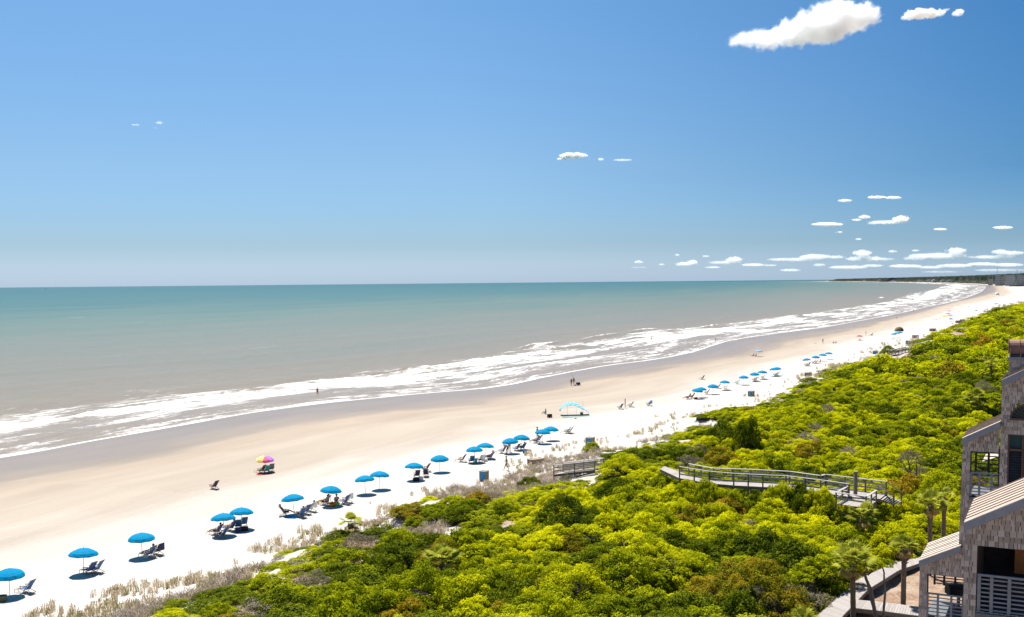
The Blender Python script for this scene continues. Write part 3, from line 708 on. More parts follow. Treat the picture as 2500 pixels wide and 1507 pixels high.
LANDM = [(1080, 1365, 'the low palmetto'), (1000, 1440, 'the big dark dome shrub'), (860, 1335, 'the small dry palmetto'), (1060, 1275, 'the sand hollow'), (1410, 1140, 'the beach walkover'),
         (1440, 1415, 'the bare litter patch'), (1835, 1440, 'the rust tinged mound'), (1640, 1180, 'the left end of the long boardwalk'), (1850, 1190, 'the middle of the long boardwalk'), (2085, 1215, 'the viewing platform'),
         (2105, 1270, 'the palm at the platform'), (2080, 1400, 'the largest palm'), (2200, 1370, 'the slim litter patch palm'), (2270, 1270, 'the lean-to roof palms'), (1825, 1080, 'the dark foliage column'),
         (2395, 990, 'the umbrella shaped oak'), (2230, 1140, 'the half dead grey tree'), (1550, 1110, 'the wooden stake'), (2000, 1430, 'the leaning oak'), (600, 1470, 'the corner of the dune'), (1300, 1200, 'the dead brush'), (2170, 865, 'the dune bend'), (2300, 1110, 'the oak by the tall bay')]
_used = {}
def shrub_label(px, py, kd, ra):
    lm = min(LANDM, key=lambda q: (q[0] - px) ** 2 + ((q[1] - py) * 1.6) ** 2); dx, dy = px - lm[0], (py - lm[1]) * 1.6; dist = math.hypot(dx, dy)
    side = ('right of' if dx > 0 else 'left of') if abs(dx) > abs(dy) * 1.4 else (('below' if dy > 0 else 'above') if abs(dy) > abs(dx) * 1.4 else ('below and right of' if dx > 0 else 'below and left of') if dy > 0 else ('above and right of' if dx > 0 else 'above and left of'))
    size = 'small' if ra < 1.45 else ('medium' if ra < 2.1 else 'large'); near = 'just ' if dist < 60 else ('' if dist < 170 else 'well ')
    return size + ' ' + WORDK[kd] + ' ' + near + side + ' ' + lm[2], size + ' ' + WORDK[kd] + 's ' + near + side + ' ' + lm[2]
cand = []
for (x, y, z, ra, h, kd) in near_pts:
    px, py, dp = proj((x, y, z + h * .7))
    if -80 < px < 2580 and py < 1600: cand.append((-(ra / dp) - .012 * (py > 1150), x, y, z, ra, h, kd, px, py))
cand.sort(); singles = cand[:284]; rest = cand[284:]
for (x, y, z, ra, h, kd, label, mi_) in px_:
    me = NEAR[kd][mi_ % len(NEAR[kd])] if ra < 2.5 else shrub_mesh('shrub_large', kd, int(7600 * (ra / 2.2) ** 1.7), .036 * 2.2 / ra, 700 + int(x * 10) % 97, NL=90, LR=.155 * (2.2 / ra) ** .7)
    place('shrub', me, (x, y, z), random.uniform(0, 6.28), (ra, ra, h / .85), label=label, cat='shrub', group='singled out shrubs')
_labs = {}
for q in singles: _labs.setdefault(shrub_label(q[7], q[8], q[6], q[4])[0], []).append(q[7])
for (_, x, y, z, ra, h, kd, px, py) in singles:
    me = random.choice(NEAR[kd]); lb, gr = shrub_label(px, py, kd, ra); xs_ = sorted(_labs[lb]); n_ = len(xs_); i_ = xs_.index(px)
    if n_ > 1: lb = ('leftmost' if i_ == 0 else 'rightmost' if i_ == n_ - 1 else 'middle' if n_ == 3 else ['second', 'third', 'fourth', 'fifth', 'sixth'][i_ - 1]) + ' ' + lb
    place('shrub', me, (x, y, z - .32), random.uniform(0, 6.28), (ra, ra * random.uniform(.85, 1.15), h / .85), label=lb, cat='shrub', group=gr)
allm = [m_ for k in KINDS for m_ in NEAR[k]]; first = {}; i = 0
for k in KINDS: first[k] = i; i += len(NEAR[k])
allf = [m_ for k in KINDS for m_ in FAR[k]]
scatter('shrub_thicket', [(x, y, z - .32, random.uniform(0, 6.28), ra, ra, h / .85, first[kd] + random.randrange(len(NEAR[kd]))) for (_, x, y, z, ra, h, kd, px, py) in rest], allm,
        'dense mass of green and yellow shrubs beyond the nearest ones', 'shrubs')
scatter('distant_thicket', [(x, y, z - .5, random.uniform(0, 6.28), ra, ra, h / .85 * (1 if i_ < len(mid_pts) else .5), KINDS.index(kd) * 2 + random.randrange(2)) for i_, (x, y, z, ra, h, kd) in enumerate(mid_pts + far_pts)], allf,
        'far band of yellow green coastal scrub running to the bay', 'shrubs')

# ------------------------------------------------------------------ dune grass and dead brush
GRASS = leaf_mat('dune_grass_blades', (.48, .39, .26), (.74, .62, .44), .35)
GRASSG = leaf_mat('green_grass_blades', (.32, .31, .13), (.50, .46, .24), .3)
def tuft_mesh(name, m, n, h, seed):
    rg = np.random.RandomState(seed); V = []; Fc = []; tip = []
    for k in range(n):
        a = rg.uniform(0, 6.28); r0 = rg.uniform(0, .28); c = np.array([r0 * math.cos(a), r0 * math.sin(a), 0]); hh = h * rg.uniform(.5, 1.1); ln = rg.uniform(.05, .35) * hh; a2 = rg.uniform(0, 6.28)
        t = np.array([math.cos(a2), math.sin(a2), 0]) * ln; sd_ = np.array([-math.sin(a2), math.cos(a2), 0]) * .018
        b = len(V); V += [c - sd_, c + sd_, c + t * .4 + [0, 0, hh * .6] + sd_, c + t * .4 + [0, 0, hh * .6] - sd_, c + t + [0, 0, hh] + sd_ * 1.6, c + t + [0, 0, hh] - sd_ * 1.6]
        Fc += [[b, b + 1, b + 2, b + 3], [b + 3, b + 2, b + 4, b + 5]]; v = rg.uniform(0, 1); tip += [v] * 6
    return np_mesh(name, V, Fc, [m], False, {'tip': ('FLOAT', 'POINT', np.array(tip))})
def twig_mesh(name, seed):
    mb = MB(); rg = random.Random(seed)
    for k in range(26):
        a = rg.uniform(0, 6.28); p = Vector((rg.uniform(-.3, .3), rg.uniform(-.3, .3), 0)); d = Vector((math.cos(a), math.sin(a), rg.uniform(.4, 1.4))).normalized()
        q = p + d * rg.uniform(.3, .7); mb.tube([p, q, q + (d + Vector((rg.uniform(-.6, .6), rg.uniform(-.6, .6), rg.uniform(-.3, .4)))) * .3], [.018, .012, .005], 3, cap=False)
    return mb.mesh(name, GREYTWIG)
GREYTWIG = mat('dead_twigs', (.52, .43, .36), (.34, .27, .22), .95, 8, bstr=.1)
TUFTS = [tuft_mesh('grass_tuft', GRASS, 22, .62, 1), tuft_mesh('grass_tuft', GRASS, 18, .42, 2), tuft_mesh('grass_tuft', GRASSG, 20, .5, 3), twig_mesh('dead_twigs', 4), twig_mesh('dead_twigs', 5)]
gp = []
def add_grass(n, r0, r1, sc):
    u = np.random.uniform(0, 1, (n, 2)); az = np.radians(-31 + 62 * u[:, 0]); rr = 1 / (1 / r0 + (1 / r1 - 1 / r0) * u[:, 1])
    x = rr * np.sin(az); y = rr * np.cos(az); s, d = shore_sd(np.stack([x, y], 1)); t = -d; c = DUNE(s); e = SHRUB(s)
    k = (t > c - 2.5) & (t < e - .3); x, y, s, d, t, c, e, rr = (a[k] for a in (x, y, s, d, t, c, e, rr))
    z = ground_z_from(s, d, x, y)
    for q in range(len(x)):
        f = (t[q] - c[q]) / max(e[q] - c[q], 2)
        dens = fbm(x[q] * .16, y[q] * .16, 6.0, 3)
        rq = random.random()
        if f < .3: ok = dens > -.10 + .6 * max(0, -f) and rq < .36
        elif f < .62: ok = dens > .16 and rq < .5
        else: ok = dens > -.10 and rq < .5
        if inside(*proj((x[q], y[q], z[q]))[:2], [(985, 1238), (1040, 1232), (1118, 1262), (1120, 1292), (1010, 1285)]) and random.random() < .93: continue
        brush = inside(*proj((x[q], y[q], z[q]))[:2], [(1045, 1212), (1110, 1190), (1180, 1195), (1260, 1160), (1330, 1130), (1480, 1108), (1420, 1165), (1310, 1205), (1210, 1245), (1120, 1280)])
        if brush: ok = random.random() < .8; f = .8
        if not ok: continue
        zz = z[q] + ground_bump(x[q], y[q], t[q] - c[q])
        if f < .5: idx = random.choice((0, 0, 1, 2))
        else: idx = random.choice((0, 1, 2, 3, 4))
        s_ = sc * random.uniform(.6, 1.2)
        gp.append((x[q], y[q], zz - .03, random.uniform(0, 6.28), s_, s_, s_ * random.uniform(.8, 1.1), idx))
add_grass(60000, 60, 230, 1.0); add_grass(40000, 230, 700, 1.5); add_grass(20000, 700, 2300, 4)
scatter('dune_grass', gp, TUFTS, 'tan sea oats and dead brush along the dune edge', 'grass')

# ------------------------------------------------------------------ palms and trees
FROND = leaf_mat('palm_frond', (.14, .19, .01), (.64, .61, .08), .35)
FROND_DRY = leaf_mat('palm_frond_dry', (.30, .21, .08), (.50, .38, .16), .2)
BOOT = mat('palm_trunk', (.24, .18, .13), (.12, .085, .06), .95, 14, (1, 1, .4), .8)
def fan_frond(seed, dry=False, r=1.0, n=22):
    """one palmetto frond along +X: petiole and folded fan of narrow segments"""
    rg = random.Random(seed); mb = MB(); pl = .75 * r
    mb.tube([(0, 0, 0), (pl * .5, 0, .06), (pl, 0, .02)], [.022, .016, .012], 4)
    for k in range(n):
        a = R(-82 + 164 * k / (n - 1)); L = r * .85 * (1 - .25 * abs(a) / 2) * rg.uniform(.85, 1.08); wd = .046 * r
        d = Vector((math.cos(a), math.sin(a), 0)); sd_ = Vector((-d.y, d.x, 0)); o = Vector((pl, 0, .02))
        droop = rg.uniform(.02, .25) + (.3 if dry else 0)
        p1 = o + d * L * .55 + Vector((0, 0, .03)); p2 = o + d * L * (.97 - droop * .3) - Vector((0, 0, droop * L * .7))
        b = len(mb.v); mb.v += [tuple(o), tuple(p1 + sd_ * wd), tuple(p1 - sd_ * wd), tuple(p2)]
        mb.face([b, b + 1, b + 2]); mb.face([b + 1, b + 3, b + 2])
    me = mb.mesh('palm_frond', FROND_DRY if dry else FROND)
    a = me.attributes.new('tip', 'FLOAT', 'POINT'); a.data.foreach_set('value', np.random.uniform(.1, .9, len(me.vertices)).astype(np.float32))
    return me
FANS = [fan_frond(i, n=20) for i in range(4)]; FANSD = [fan_frond(10 + i, True) for i in range(2)]
def palm(base, crown_z, r, nf, label, lean=(0, 0), trunk=True, ndry=6, cat='palm tree', name='palm_tree'):
    t = empty(name, base, 0, label, cat, 'palmettos in the thicket')
    h = crown_z - base.z; top = Vector((lean[0], lean[1], h))
    if trunk:
        n = 12; pts = [Vector((lean[0] * (i / n) ** 1.5, lean[1] * (i / n) ** 1.5, h * i / n - .3 * (i == 0))) for i in range(n + 1)]
        mb = MB().tube(pts, [.165 - .03 * i / n + (.05 if i >= n - 2 else 0) + .012 * (i % 2) for i in range(n + 1)], 9)
        rg = random.Random(int(r * 100))
        for i in range(40):      # old leaf bases under the crown
            z_ = h - .1 - rg.random() * min(1.0, h * .4); a = rg.uniform(0, 6.28); q = Vector((lean[0] * (z_ / h) ** 1.5, lean[1] * (z_ / h) ** 1.5, z_)); d = Vector((math.cos(a), math.sin(a), .9))
            mb.tube([q, q + d * .26], [.05, .02], 4)
        mb.build('trunk', BOOT, t, True)
    for i in range(nf + ndry):
        dry = i >= nf; el = random.choice((random.uniform(-.2, .6), random.uniform(.4, 1.4))) if not dry else random.uniform(-1.2, -.6); a = i * 2.399 + random.uniform(-.2, .2)
        o = place('frond', random.choice(FANSD if dry else FANS), top, 0, r * random.uniform(.50, .68) * (1 if not dry else .75), parent=t)
        o.rotation_euler = (random.uniform(-.5, .5), -el, a)
    return t
def gpos(px, py, dep):   # ground point under a pixel column at a given depth
    p = at_depth(px, py, dep); return Vector((p.x, p.y, gz(p.x, p.y)))
palm(gpos(2105, 1340, 45), 4.9, 1.6, 26, 'fan palm with pale trunk standing just in front of the square viewing platform')
palm(gpos(2083, 1520, 34), 6.7, 1.65, 30, 'largest fan palm with thick brown trunk rising in front of the timber path', (-.1, 0))
palm(gpos(2205, 1480, 35.9), 6.75, 1.15, 26, 'slim fan palm with yellowing fronds on the litter patch by the house', ndry=10)
palm(gpos(2270, 1330, 40), 7.8, 1.35, 26, 'fan palm rising behind the lower lean-to roof of the house')
palm(gpos(2303, 1330, 42), 7.5, .95, 20, 'smaller fan palm right behind the one at the lean-to roof', ndry=6)
palm(gpos(1080, 1392, 39.5), 4.3, 1.75, 26, 'low fan palmetto without visible trunk in the left foreground thicket', cat='palmetto')
palm(gpos(858, 1345, 47), 3.9, 1.3, 12, 'small half dry palmetto near the dune grass', ndry=12, cat='palmetto')
palm(gpos(2420, 905, 110), 7.2, 1.6, 18, 'distant fan palm standing alone left of the chimney', cat='palm tree')
palm(gpos(1960, 1525, 33), 3.7, 1.3, 20, 'palmetto fronds poking up at the bottom edge near the timber path', ndry=4, cat='palmetto')
palm(gpos(2378, 1040, 82), 6.2, 2.0, 20, 'fan palm with drooping yellow fronds under the flat crowned oak', cat='palm tree')

def oak(base, paths, crowns, label, kind='green', bark=GREYBARK, n=1800, size=.06):
    t = empty('coastal_oak', base, 0, label, 'tree', 'twisted coastal trees')
    mb = MB()
    for pts, r0, r1 in paths:
        P = [Vector(p) for p in pts]; out = []
        for i in range(len(P) - 1):
            for k in range(3): out.append(P[i].lerp(P[i + 1], k / 3) + Vector((random.uniform(-.05, .05), random.uniform(-.05, .05), 0)) * (i + k > 0))
        out.append(P[-1]); mb.tube(out, [r0 + (r1 - r0) * i / (len(out) - 1) for i in range(len(out))], 7)
    mb.build('trunk', bark, t, True)
    for j, (cx, cy, cz, rx, rz_) in enumerate(crowns):
        place('crown', shrub_mesh('oak_crown', kind, n, size, 300 + j * 7 + int(rx * 10), zmin=-.5, core=False), (cx, cy, cz), random.uniform(0, 6), (rx, rx, rz_ / .85), parent=t)
    return t
def rel(base, px, py, dep):
    return at_depth(px, py, dep) - base
b = gpos(2150, 1520, 34)
oak(b, [([(0, 0, -.3), rel(b, 2125, 1440, 34), rel(b, 2110, 1400, 34.2), rel(b, 2128, 1375, 34.4)], .13, .05), ([(0.1, .1, -.3), rel(b, 2120, 1432, 34), rel(b, 2085, 1425, 34)], .12, .05),
        ([rel(b, 2157, 1510, 34), rel(b, 2160, 1450, 34.2), rel(b, 2158, 1400, 34.3), rel(b, 2150, 1372, 34.3)], .08, .035), ([rel(b, 2118, 1405, 34), rel(b, 2145, 1385, 34)], .05, .02)],
    [(*(rel(b, 2128, 1385, 34.3)), 1.0, .55), (*(rel(b, 2160, 1382, 34.4)), .7, .45)], 'thin twisted oak with three bare trunks leaning over the timber path', 'green', n=2200, size=.075)
b = gpos(1990, 1490, 37)
oak(b, [([(0, 0, -.3), rel(b, 1975, 1450, 37), rel(b, 1982, 1425, 37), rel(b, 1978, 1395, 37)], .16, .07), ([(0.2, .1, -.3), rel(b, 2022, 1430, 37.5), rel(b, 2035, 1400, 37.5)], .14, .06)],
    [(*(rel(b, 2000, 1408, 37.5)), 1.5, 1.2), (*(rel(b, 2045, 1395, 38)), 1.5, 1.3), (*(rel(b, 1960, 1420, 37)), 1.2, .9)], 'leaning oak with bare grey trunks left of the timber path', 'green', n=3200, size=.06)
b = gpos(2395, 1030, 83)
oak(b, [([(0, 0, -.3), rel(b, 2396, 1000, 83), rel(b, 2392, 975, 83)], .22, .12), ([rel(b, 2396, 995, 83), rel(b, 2415, 970, 83)], .12, .05), ([rel(b, 2394, 985, 83), rel(b, 2365, 972, 83)], .12, .05), ([rel(b, 2425, 1025, 83), rel(b, 2436, 980, 83)], .12, .06)],
    [(*(rel(b, 2390, 985, 83)), 2.9, 1.5), (*(rel(b, 2360, 995, 82)), 2.0, 1.1), (*(rel(b, 2425, 985, 84)), 2.1, 1.5)], 'umbrella shaped oak with a dark trunk behind the upper lean-to roof', 'green', n=2600, size=.07)
b = gpos(2225, 1200, 56)
oak(b, [([(0, 0, -.3), rel(b, 2222, 1150, 56), rel(b, 2215, 1110, 56)], .14, .05), ([(0.6, 0, 0), rel(b, 2236, 1140, 56), rel(b, 2240, 1105, 56)], .1, .04), ([rel(b, 2222, 1160, 56), rel(b, 2200, 1125, 56)], .07, .03)],
    [(*(rel(b, 2222, 1135, 56)), 1.2, 1.3), (*(rel(b, 2205, 1160, 56)), .9, .7)], 'half dead grey tree beyond the stairs of the long boardwalk', 'bare', n=1300, size=.05)
b = gpos(2300, 1180, 60)
oak(b, [([(0, 0, -.3), rel(b, 2302, 1140, 60), rel(b, 2296, 1105, 60)], .16, .06), ([rel(b, 2302, 1150, 60), rel(b, 2325, 1110, 60)], .09, .04)],
    [(*(rel(b, 2300, 1110, 60)), 2.1, 1.4), (*(rel(b, 2328, 1130, 59)), 1.5, 1.1)], 'green oak against the left wall of the tall house bay', 'green', n=2600, size=.06)

# ------------------------------------------------------------------ boardwalks
WOOD = mat('weathered_deck', (.40, .365, .335), (.24, .21, .19), .85, 7, (1, 6, 1), .3, obj_rand=.45)
RAILW = mat('weathered_rail', (.44, .41, .385), (.28, .255, .235), .85, 7, (1, 6, 1), .3, obj_rand=.3)
POSTW = mat('weathered_post', (.22, .20, .18), (.13, .115, .10), .9, 7, (1, 1, .3), .3, obj_rand=.3)
PLANK = MB().box((0, 0, 0), (1, 1, 1)).mesh('plank', WOOD)
def planks(parent, A, B, pitch=.15, gap=.012, th=.035, origin=Vector((0, 0, 0))):
    """A, B: polylines of the two deck edges; cross planks between them"""
    def at(P, u):
        L = [0]
        for i in range(len(P) - 1): L.append(L[-1] + (P[i + 1] - P[i]).length)
        q = u * L[-1]
        for i in range(len(P) - 1):
            if q <= L[i + 1] or i == len(P) - 2: return P[i].lerp(P[i + 1], (q - L[i]) / max(L[i + 1] - L[i], 1e-6))
    length = (sum((B[i + 1] - B[i]).length for i in range(len(B) - 1)) + sum((A[i + 1] - A[i]).length for i in range(len(A) - 1))) / 2
    n = max(1, int(length / pitch)); out = []
    for k in range(n):
        u = (k + .5) / n; a = at(A, u) - origin; b_ = at(B, u) - origin; d = b_ - a
        o = place('plank', PLANK, (a + b_) / 2 + Vector((0, 0, random.uniform(-.003, .003))), 0, (d.length * random.uniform(1, 1.03), length / n - gap, th), parent=parent)
        x = d.normalized(); y = Vector((0, 0, 1)).cross(x).normalized(); z = x.cross(y)
        o.rotation_mode = 'QUATERNION'; o.rotation_quaternion = Matrix((x, y, z)).transposed().to_quaternion()
    return n
def rail(parent, P, h=1.08, cap=.2, posts=True, pitch=2.0, mid=(.38, .72), origin=Vector((0, 0, 0)), down=.6, both=True):
    """P: deck edge polyline; adds posts, mid rails and a flat handrail"""
    for i in range(len(P) - 1):
        a = P[i] - origin; b_ = P[i + 1] - origin; L = (b_ - a).length
        MB().beam(a + Vector((0, 0, h)), b_ + Vector((0, 0, h)), cap, .04).build('handrail', RAILW, parent)
        for m_ in mid: MB().beam(a + Vector((0, 0, h * m_)), b_ + Vector((0, 0, h * m_)), .04, .13).build('rail_board', RAILW, parent)
        n = max(1, round(L / pitch))
        for k in range(n + (i == len(P) - 2)):
            p = a.lerp(b_, k / n); MB().box(p + Vector((0, 0, (h - .025 - down) / 2)), (.11, .11, h - .025 + down)).build('post', POSTW, parent)
def stringers(parent, A, B, origin, dz=-.14):
    for P in (A, B):
        for i in range(len(P) - 1):
            MB().beam(P[i] - origin + Vector((0, 0, dz)), P[i + 1] - origin + Vector((0, 0, dz)), .06, .22).build('joist', POSTW, parent)
ZD = 5.5
nearR = [(1659, 1139.6), (1732, 1151), (1791.5, 1156), (1862.5, 1159.5), (1919, 1162), (2016, 1173.7), (2073, 1182)]
farR = [(1682, 1133), (1743, 1144), (1834, 1146.8), (1928, 1151.6), (2004.5, 1162), (2016, 1159), (2165, 1176.6)]
A = [on_z(x, y, ZD + 1.08) - Vector((0, 0, 1.08)) for x, y in nearR]
B = [on_z(x, y, ZD + 1.08) - Vector((0, 0, 1.08)) for x, y in farR]
for i in range(len(B)): B[i] = B[i] + Vector((0, .1, 0))
A2_ = A + [on_z(2149, 1187, ZD + 1.08) - Vector((0, 0, 1.08))]
org = A[0].copy(); org.z = gz(A[0].x, A[0].y)
bw = empty('boardwalk', org, 0, 'long weathered grey boardwalk with handrails winding over the green thicket', 'boardwalk')
ext = [on_z(1612, 1146, ZD), on_z(1622, 1139, ZD)]
planks(bw, [ext[0]] + A2_, [ext[1]] + B, origin=org); stringers(bw, [ext[0]] + A2_, [ext[1]] + B, org)
rail(bw, A, origin=org, pitch=1.6, down=1.1); rail(bw, B, origin=org, pitch=1.8, cap=.26, down=1.2)
# stairs going down at the right end
s0 = B[-1]; s1 = on_z(2200.6, 1202, 5.45) - Vector((0, 0, .75)); s0b = A2_[-1]; s1b = on_z(2182, 1211, 5.45) - Vector((0, 0, .75))
for P_ in ((s0, s1), (s0b, s1b)):
    MB().beam(P_[0] - org + Vector((0, 0, 1.06)), P_[1] - org + Vector((0, 0, .75)), .24, .04).build('handrail', RAILW, bw)
    MB().box(P_[1] - org + Vector((0, 0, .2)), (.11, .11, 1.1)).build('post', POSTW, bw)
for k in range(7):
    u = (k + .5) / 7; MB().beam(s0.lerp(s1, u) - org - Vector((0, 0, .05)), s0b.lerp(s1b, u) - org - Vector((0, 0, .05)), .27, .045).build('stair_tread', WOOD, bw)
# shrubs crowding the front of the boardwalk
random.seed(31)
_tot = 0
for i in range(len(A2_) - 1):
    L_ = (A2_[i + 1] - A2_[i]).length; n_ = max(1, round(L_ / 1.9))
    for k in range(n_):
        p = A2_[i].lerp(A2_[i + 1], (k + .5) / n_); p = p + Vector((random.uniform(-.4, .4), -random.uniform(1.7, 2.6), 0)); g0 = gz(p.x, p.y); px, py, dp = proj(p)
        if px > 2040: continue
        top = ZD - .30 + (.75 if 1880 < px < 2035 else 0) + random.uniform(-.35, .1); h = max(.8, (top - g0)); ra = max(random.uniform(1.5, 2.1), h * .68); kd = random.choice(('green', 'yellow', 'yellow', 'green', 'dark')); _tot += 1
        place('shrub', random.choice(NEAR[kd]), (p.x, p.y, g0 - .2), random.uniform(0, 6), (ra, ra, (h + .2) / .80), label='%s hugging the boardwalk front, number %s from the left end' % (WORDK[kd], ['one', 'two', 'three', 'four', 'five', 'six', 'seven', 'eight', 'nine', 'ten', 'eleven', 'twelve', 'thirteen', 'fourteen', 'fifteen', 'sixteen', 'seventeen', 'eighteen', 'nineteen', 'twenty'][min(_tot - 1, 19)]), cat='shrub', group='shrubs along the boardwalk front')
# square viewing platform with tall post
zP = ZD - .12; c4 = [on_z(2041.5, 1202, zP + .95), on_z(2071, 1186.5, zP + .95), on_z(2139.5, 1196.5, zP + .95), on_z(2115, 1212, zP + .95)]
c4 = [p - Vector((0, 0, .95)) for p in c4]
org2 = c4[0].copy(); org2.z = gz(c4[0].x, c4[0].y)
pf = empty('viewing_platform', org2, 0, 'small square timber platform with low railings in front of the boardwalk', 'platform')
planks(pf, [c4[0], c4[3]], [c4[1], c4[2]], origin=org2)
rail(pf, [c4[1], c4[0], c4[3], c4[2]], h=.93, cap=.2, mid=(.5,), origin=org2, pitch=1.7, down=2.0)
for k, (a, b_) in enumerate(((c4[0], c4[3]), (c4[3], c4[2]))):
    MB().beam(a - org2 - Vector((0, 0, .5)), b_ - org2 - Vector((0, 0, 1.2 if k == 0 else .5)), .05, .14).build('brace', POSTW, pf)
pp = on_z(2088, 1213, zP); MB().box((0, 0, .5), (.26, .26, 3.2)).box((0, 0, 2.11), (.32, .32, .05)).build('timber_post', POSTW, None, label='tall square timber post rising through the viewing platform', cat='post').location = pp

# beach end of the walkover
zD2 = gz(*on_z(1400, 1150, 2.6).xy) + .75
nr_ = [(1352, 1136), (1452, 1125)]; fr_ = [(1374.7, 1130), (1474, 1119)]
A = [on_z(x, y, zD2 + 1.0) - Vector((0, 0, 1.0)) for x, y in nr_]; B = [on_z(x, y, zD2 + 1.0) - Vector((0, 0, 1.0)) for x, y in fr_]
org = A[0].copy(); org.z = gz(org.x, org.y)
b2 = empty('beach_walkover', org, 0, 'weathered wooden walkover ramp ending on the grassy dune', 'boardwalk')
A3 = [A[0]] + [A[1]]; planks(b2, A3, B, origin=org); stringers(b2, A3, B, org)
rail(b2, A3, h=1.0, origin=org, pitch=2.4, down=1.0); rail(b2, B, h=1.0, origin=org, pitch=2.4, cap=.26, down=1.0)

# timber path at the bottom right
zt = 3.35; A = [on_z(x, y, zt) for x, y in ((1950, 1545), (1993, 1507), (2092, 1417), (2181, 1376), (2243, 1361.6), (2300, 1352))]
B = [on_z(x, y, zt) for x, y in ((2000, 1560), (2053, 1509), (2118, 1440), (2193, 1393), (2243, 1376), (2300, 1366))]
org = A[1].copy(); org.z = gz(org.x, org.y)
b3 = empty('timber_path', org, 0, 'pale grey plank path without rails curving past the palms to the house', 'boardwalk')
planks(b3, A, B, origin=org); stringers(b3, A, B, org)
A = [on_z(x, y, zt) for x, y in ((2092, 1465), (2165, 1472), (2241, 1482), (2290, 1488))]; B = [on_z(x, y, zt) for x, y in ((2076, 1484), (2160, 1493), (2241, 1504), (2290, 1511))]
org = A[0].copy(); org.z = gz(org.x, org.y)
b4 = empty('side_path', org, 0, 'short plank side path branching right below the slim fan palm', 'boardwalk')
planks(b4, A, B, origin=org); stringers(b4, A, B, org)
# two far walkovers
for (p, q, lab) in (((2186, 866), (2225, 857), 'thin distant walkover beside the lone dark bush'), ((2327, 808), (2372, 812), 'grey walkover crossing the far thicket below the bay')):
    a = on_z(*p, 3.0); c = on_z(*q, 3.0); org = a.copy(); t = empty('distant_walkover', org, 0, lab, 'boardwalk'); dv = (c - a); nn_ = Vector((-dv.y, dv.x, 0)).normalized() * 1.6
    MB().prism([Vector((0, 0, 0)), dv, dv + nn_, nn_], (0, 0, -.2)).build('deck', WOOD, t)
    for o_ in (Vector((0, 0, 0)), nn_):
        MB().beam(o_ + Vector((0, 0, 1.1)), dv + o_ + Vector((0, 0, 1.1)), .3, .1).build('handrail', RAILW, t); MB().beam(o_ + Vector((0, 0, .6)), dv + o_ + Vector((0, 0, .6)), .06, .2).build('rail_board', POSTW, t)
        for k in range(6): MB().box(dv * (k / 5) + o_ + Vector((0, 0, -.1)), (.14, .14, 2.4)).build('post', POSTW, t)
# a small sign post in the scrub left of the boardwalk
p = on_z(1555, 1128, 2.6); p.z = gz(p.x, p.y)
MB().box((0, 0, .9), (.09, .09, 2.4)).box((0, 0, 2.12), (.13, .13, .05)).build('marker_post', POSTW, None, label='thin grey wooden stake standing in the scrub left of the boardwalk', cat='post').location = p

# ------------------------------------------------------------------ the shingled house
SHING = mat('cedar_shingle', (.62, .58, .53), (.24, .205, .17), .9, 5, (4, 4, 1), .5, obj_rand=.7)
WALLB = mat('wall_sheathing', (.09, .07, .06), (.06, .045, .04), .95)
TRIM = mat('blue_grey_trim', (.24, .285, .335), (.19, .225, .27), .6, 4, bstr=.08)
SLAT = mat('blue_grey_slat', (.21, .25, .30), (.155, .19, .23), .6, 4, bstr=.08)
ROOFC = [mat('roof_cream', (.62, .57, .48), (.50, .44, .36), .6, 5, bstr=.05), mat('roof_brown', (.46, .36, .28), (.37, .28, .22), .6, 5, bstr=.05), mat('roof_tan', (.52, .42, .33), (.42, .33, .26), .6, 5, bstr=.05)]
ROOFD = mat('roof_dark_brown', (.20, .145, .115), (.13, .095, .08), .6, 5, bstr=.05); SEAM = mat('roof_seam', (.22, .175, .145), None, .7)
COPPER = mat('aged_copper', (.30, .17, .13), (.20, .12, .10), .55, 4, metal=.2, bstr=.1); DARKM = mat('dark_metal', (.02, .022, .028), (.04, .04, .045), .5)
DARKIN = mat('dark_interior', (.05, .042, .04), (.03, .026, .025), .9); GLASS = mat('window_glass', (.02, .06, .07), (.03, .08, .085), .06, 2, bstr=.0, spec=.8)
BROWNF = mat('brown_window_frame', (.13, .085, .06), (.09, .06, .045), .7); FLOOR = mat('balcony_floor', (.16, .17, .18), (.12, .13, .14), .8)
ORANGE = mat('orange_wood', (.50, .20, .06), (.40, .15, .04), .6)
U_ = Vector((.899, -.438, 0)).normalized(); V_ = Vector((.483, .875, 0)).normalized(); W_ = Vector((0, 0, 1)); NRM = Vector((-U_.y * -1, -U_.x, 0)).normalized()
NRM = Vector((U_.y, -U_.x, 0)).normalized()          # facade normal, towards the camera
PF = at_depth(2350, 1100, 26.0); PN = at_depth(2400, 1400, 18.2)
HO = Vector((PF.x, PF.y, 2.6))
house = empty('shingled_house', HO, 0, 'brown cedar shingled apartment house with lean-to roofs at the right edge', 'house')
class Plane:
    def __init__(s, P0): s.P0 = P0
    def p(s, px, py): return on_plane(px, py, s.P0, NRM)
    def ah(s, px, py): q = s.p(px, py) - s.P0; return (q.dot(U_), q.z)
    def w(s, a, h, out=0.0): return s.P0 + U_ * a + W_ * h + NRM * out - HO
FARP = Plane(PF); NEARP = Plane(PN)
shingle_mb = MB(); shingle_r = []; single_shingles = [0]
SHM = []
for k in range(5):
    rg = random.Random(k); mb = MB(); b_ = []
    # tapered wedge, unit width/height, butt end proud
    mb.v = [(-.5, 0, 0), (.5, 0, 0), (.5, 0, 1.12), (-.5, 0, 1.12), (-.5, -.05, 0), (.5, -.05, 0), (.5, -.004, 1.12), (-.5, -.004, 1.12)]
    for q in ((0, 1, 5, 4), (4, 5, 6, 7), (0, 4, 7, 3), (1, 2, 6, 5), (3, 7, 6, 2), (0, 3, 2, 1)): mb.face(list(q))
    SHM.append(mb.mesh('shingle', SHING))
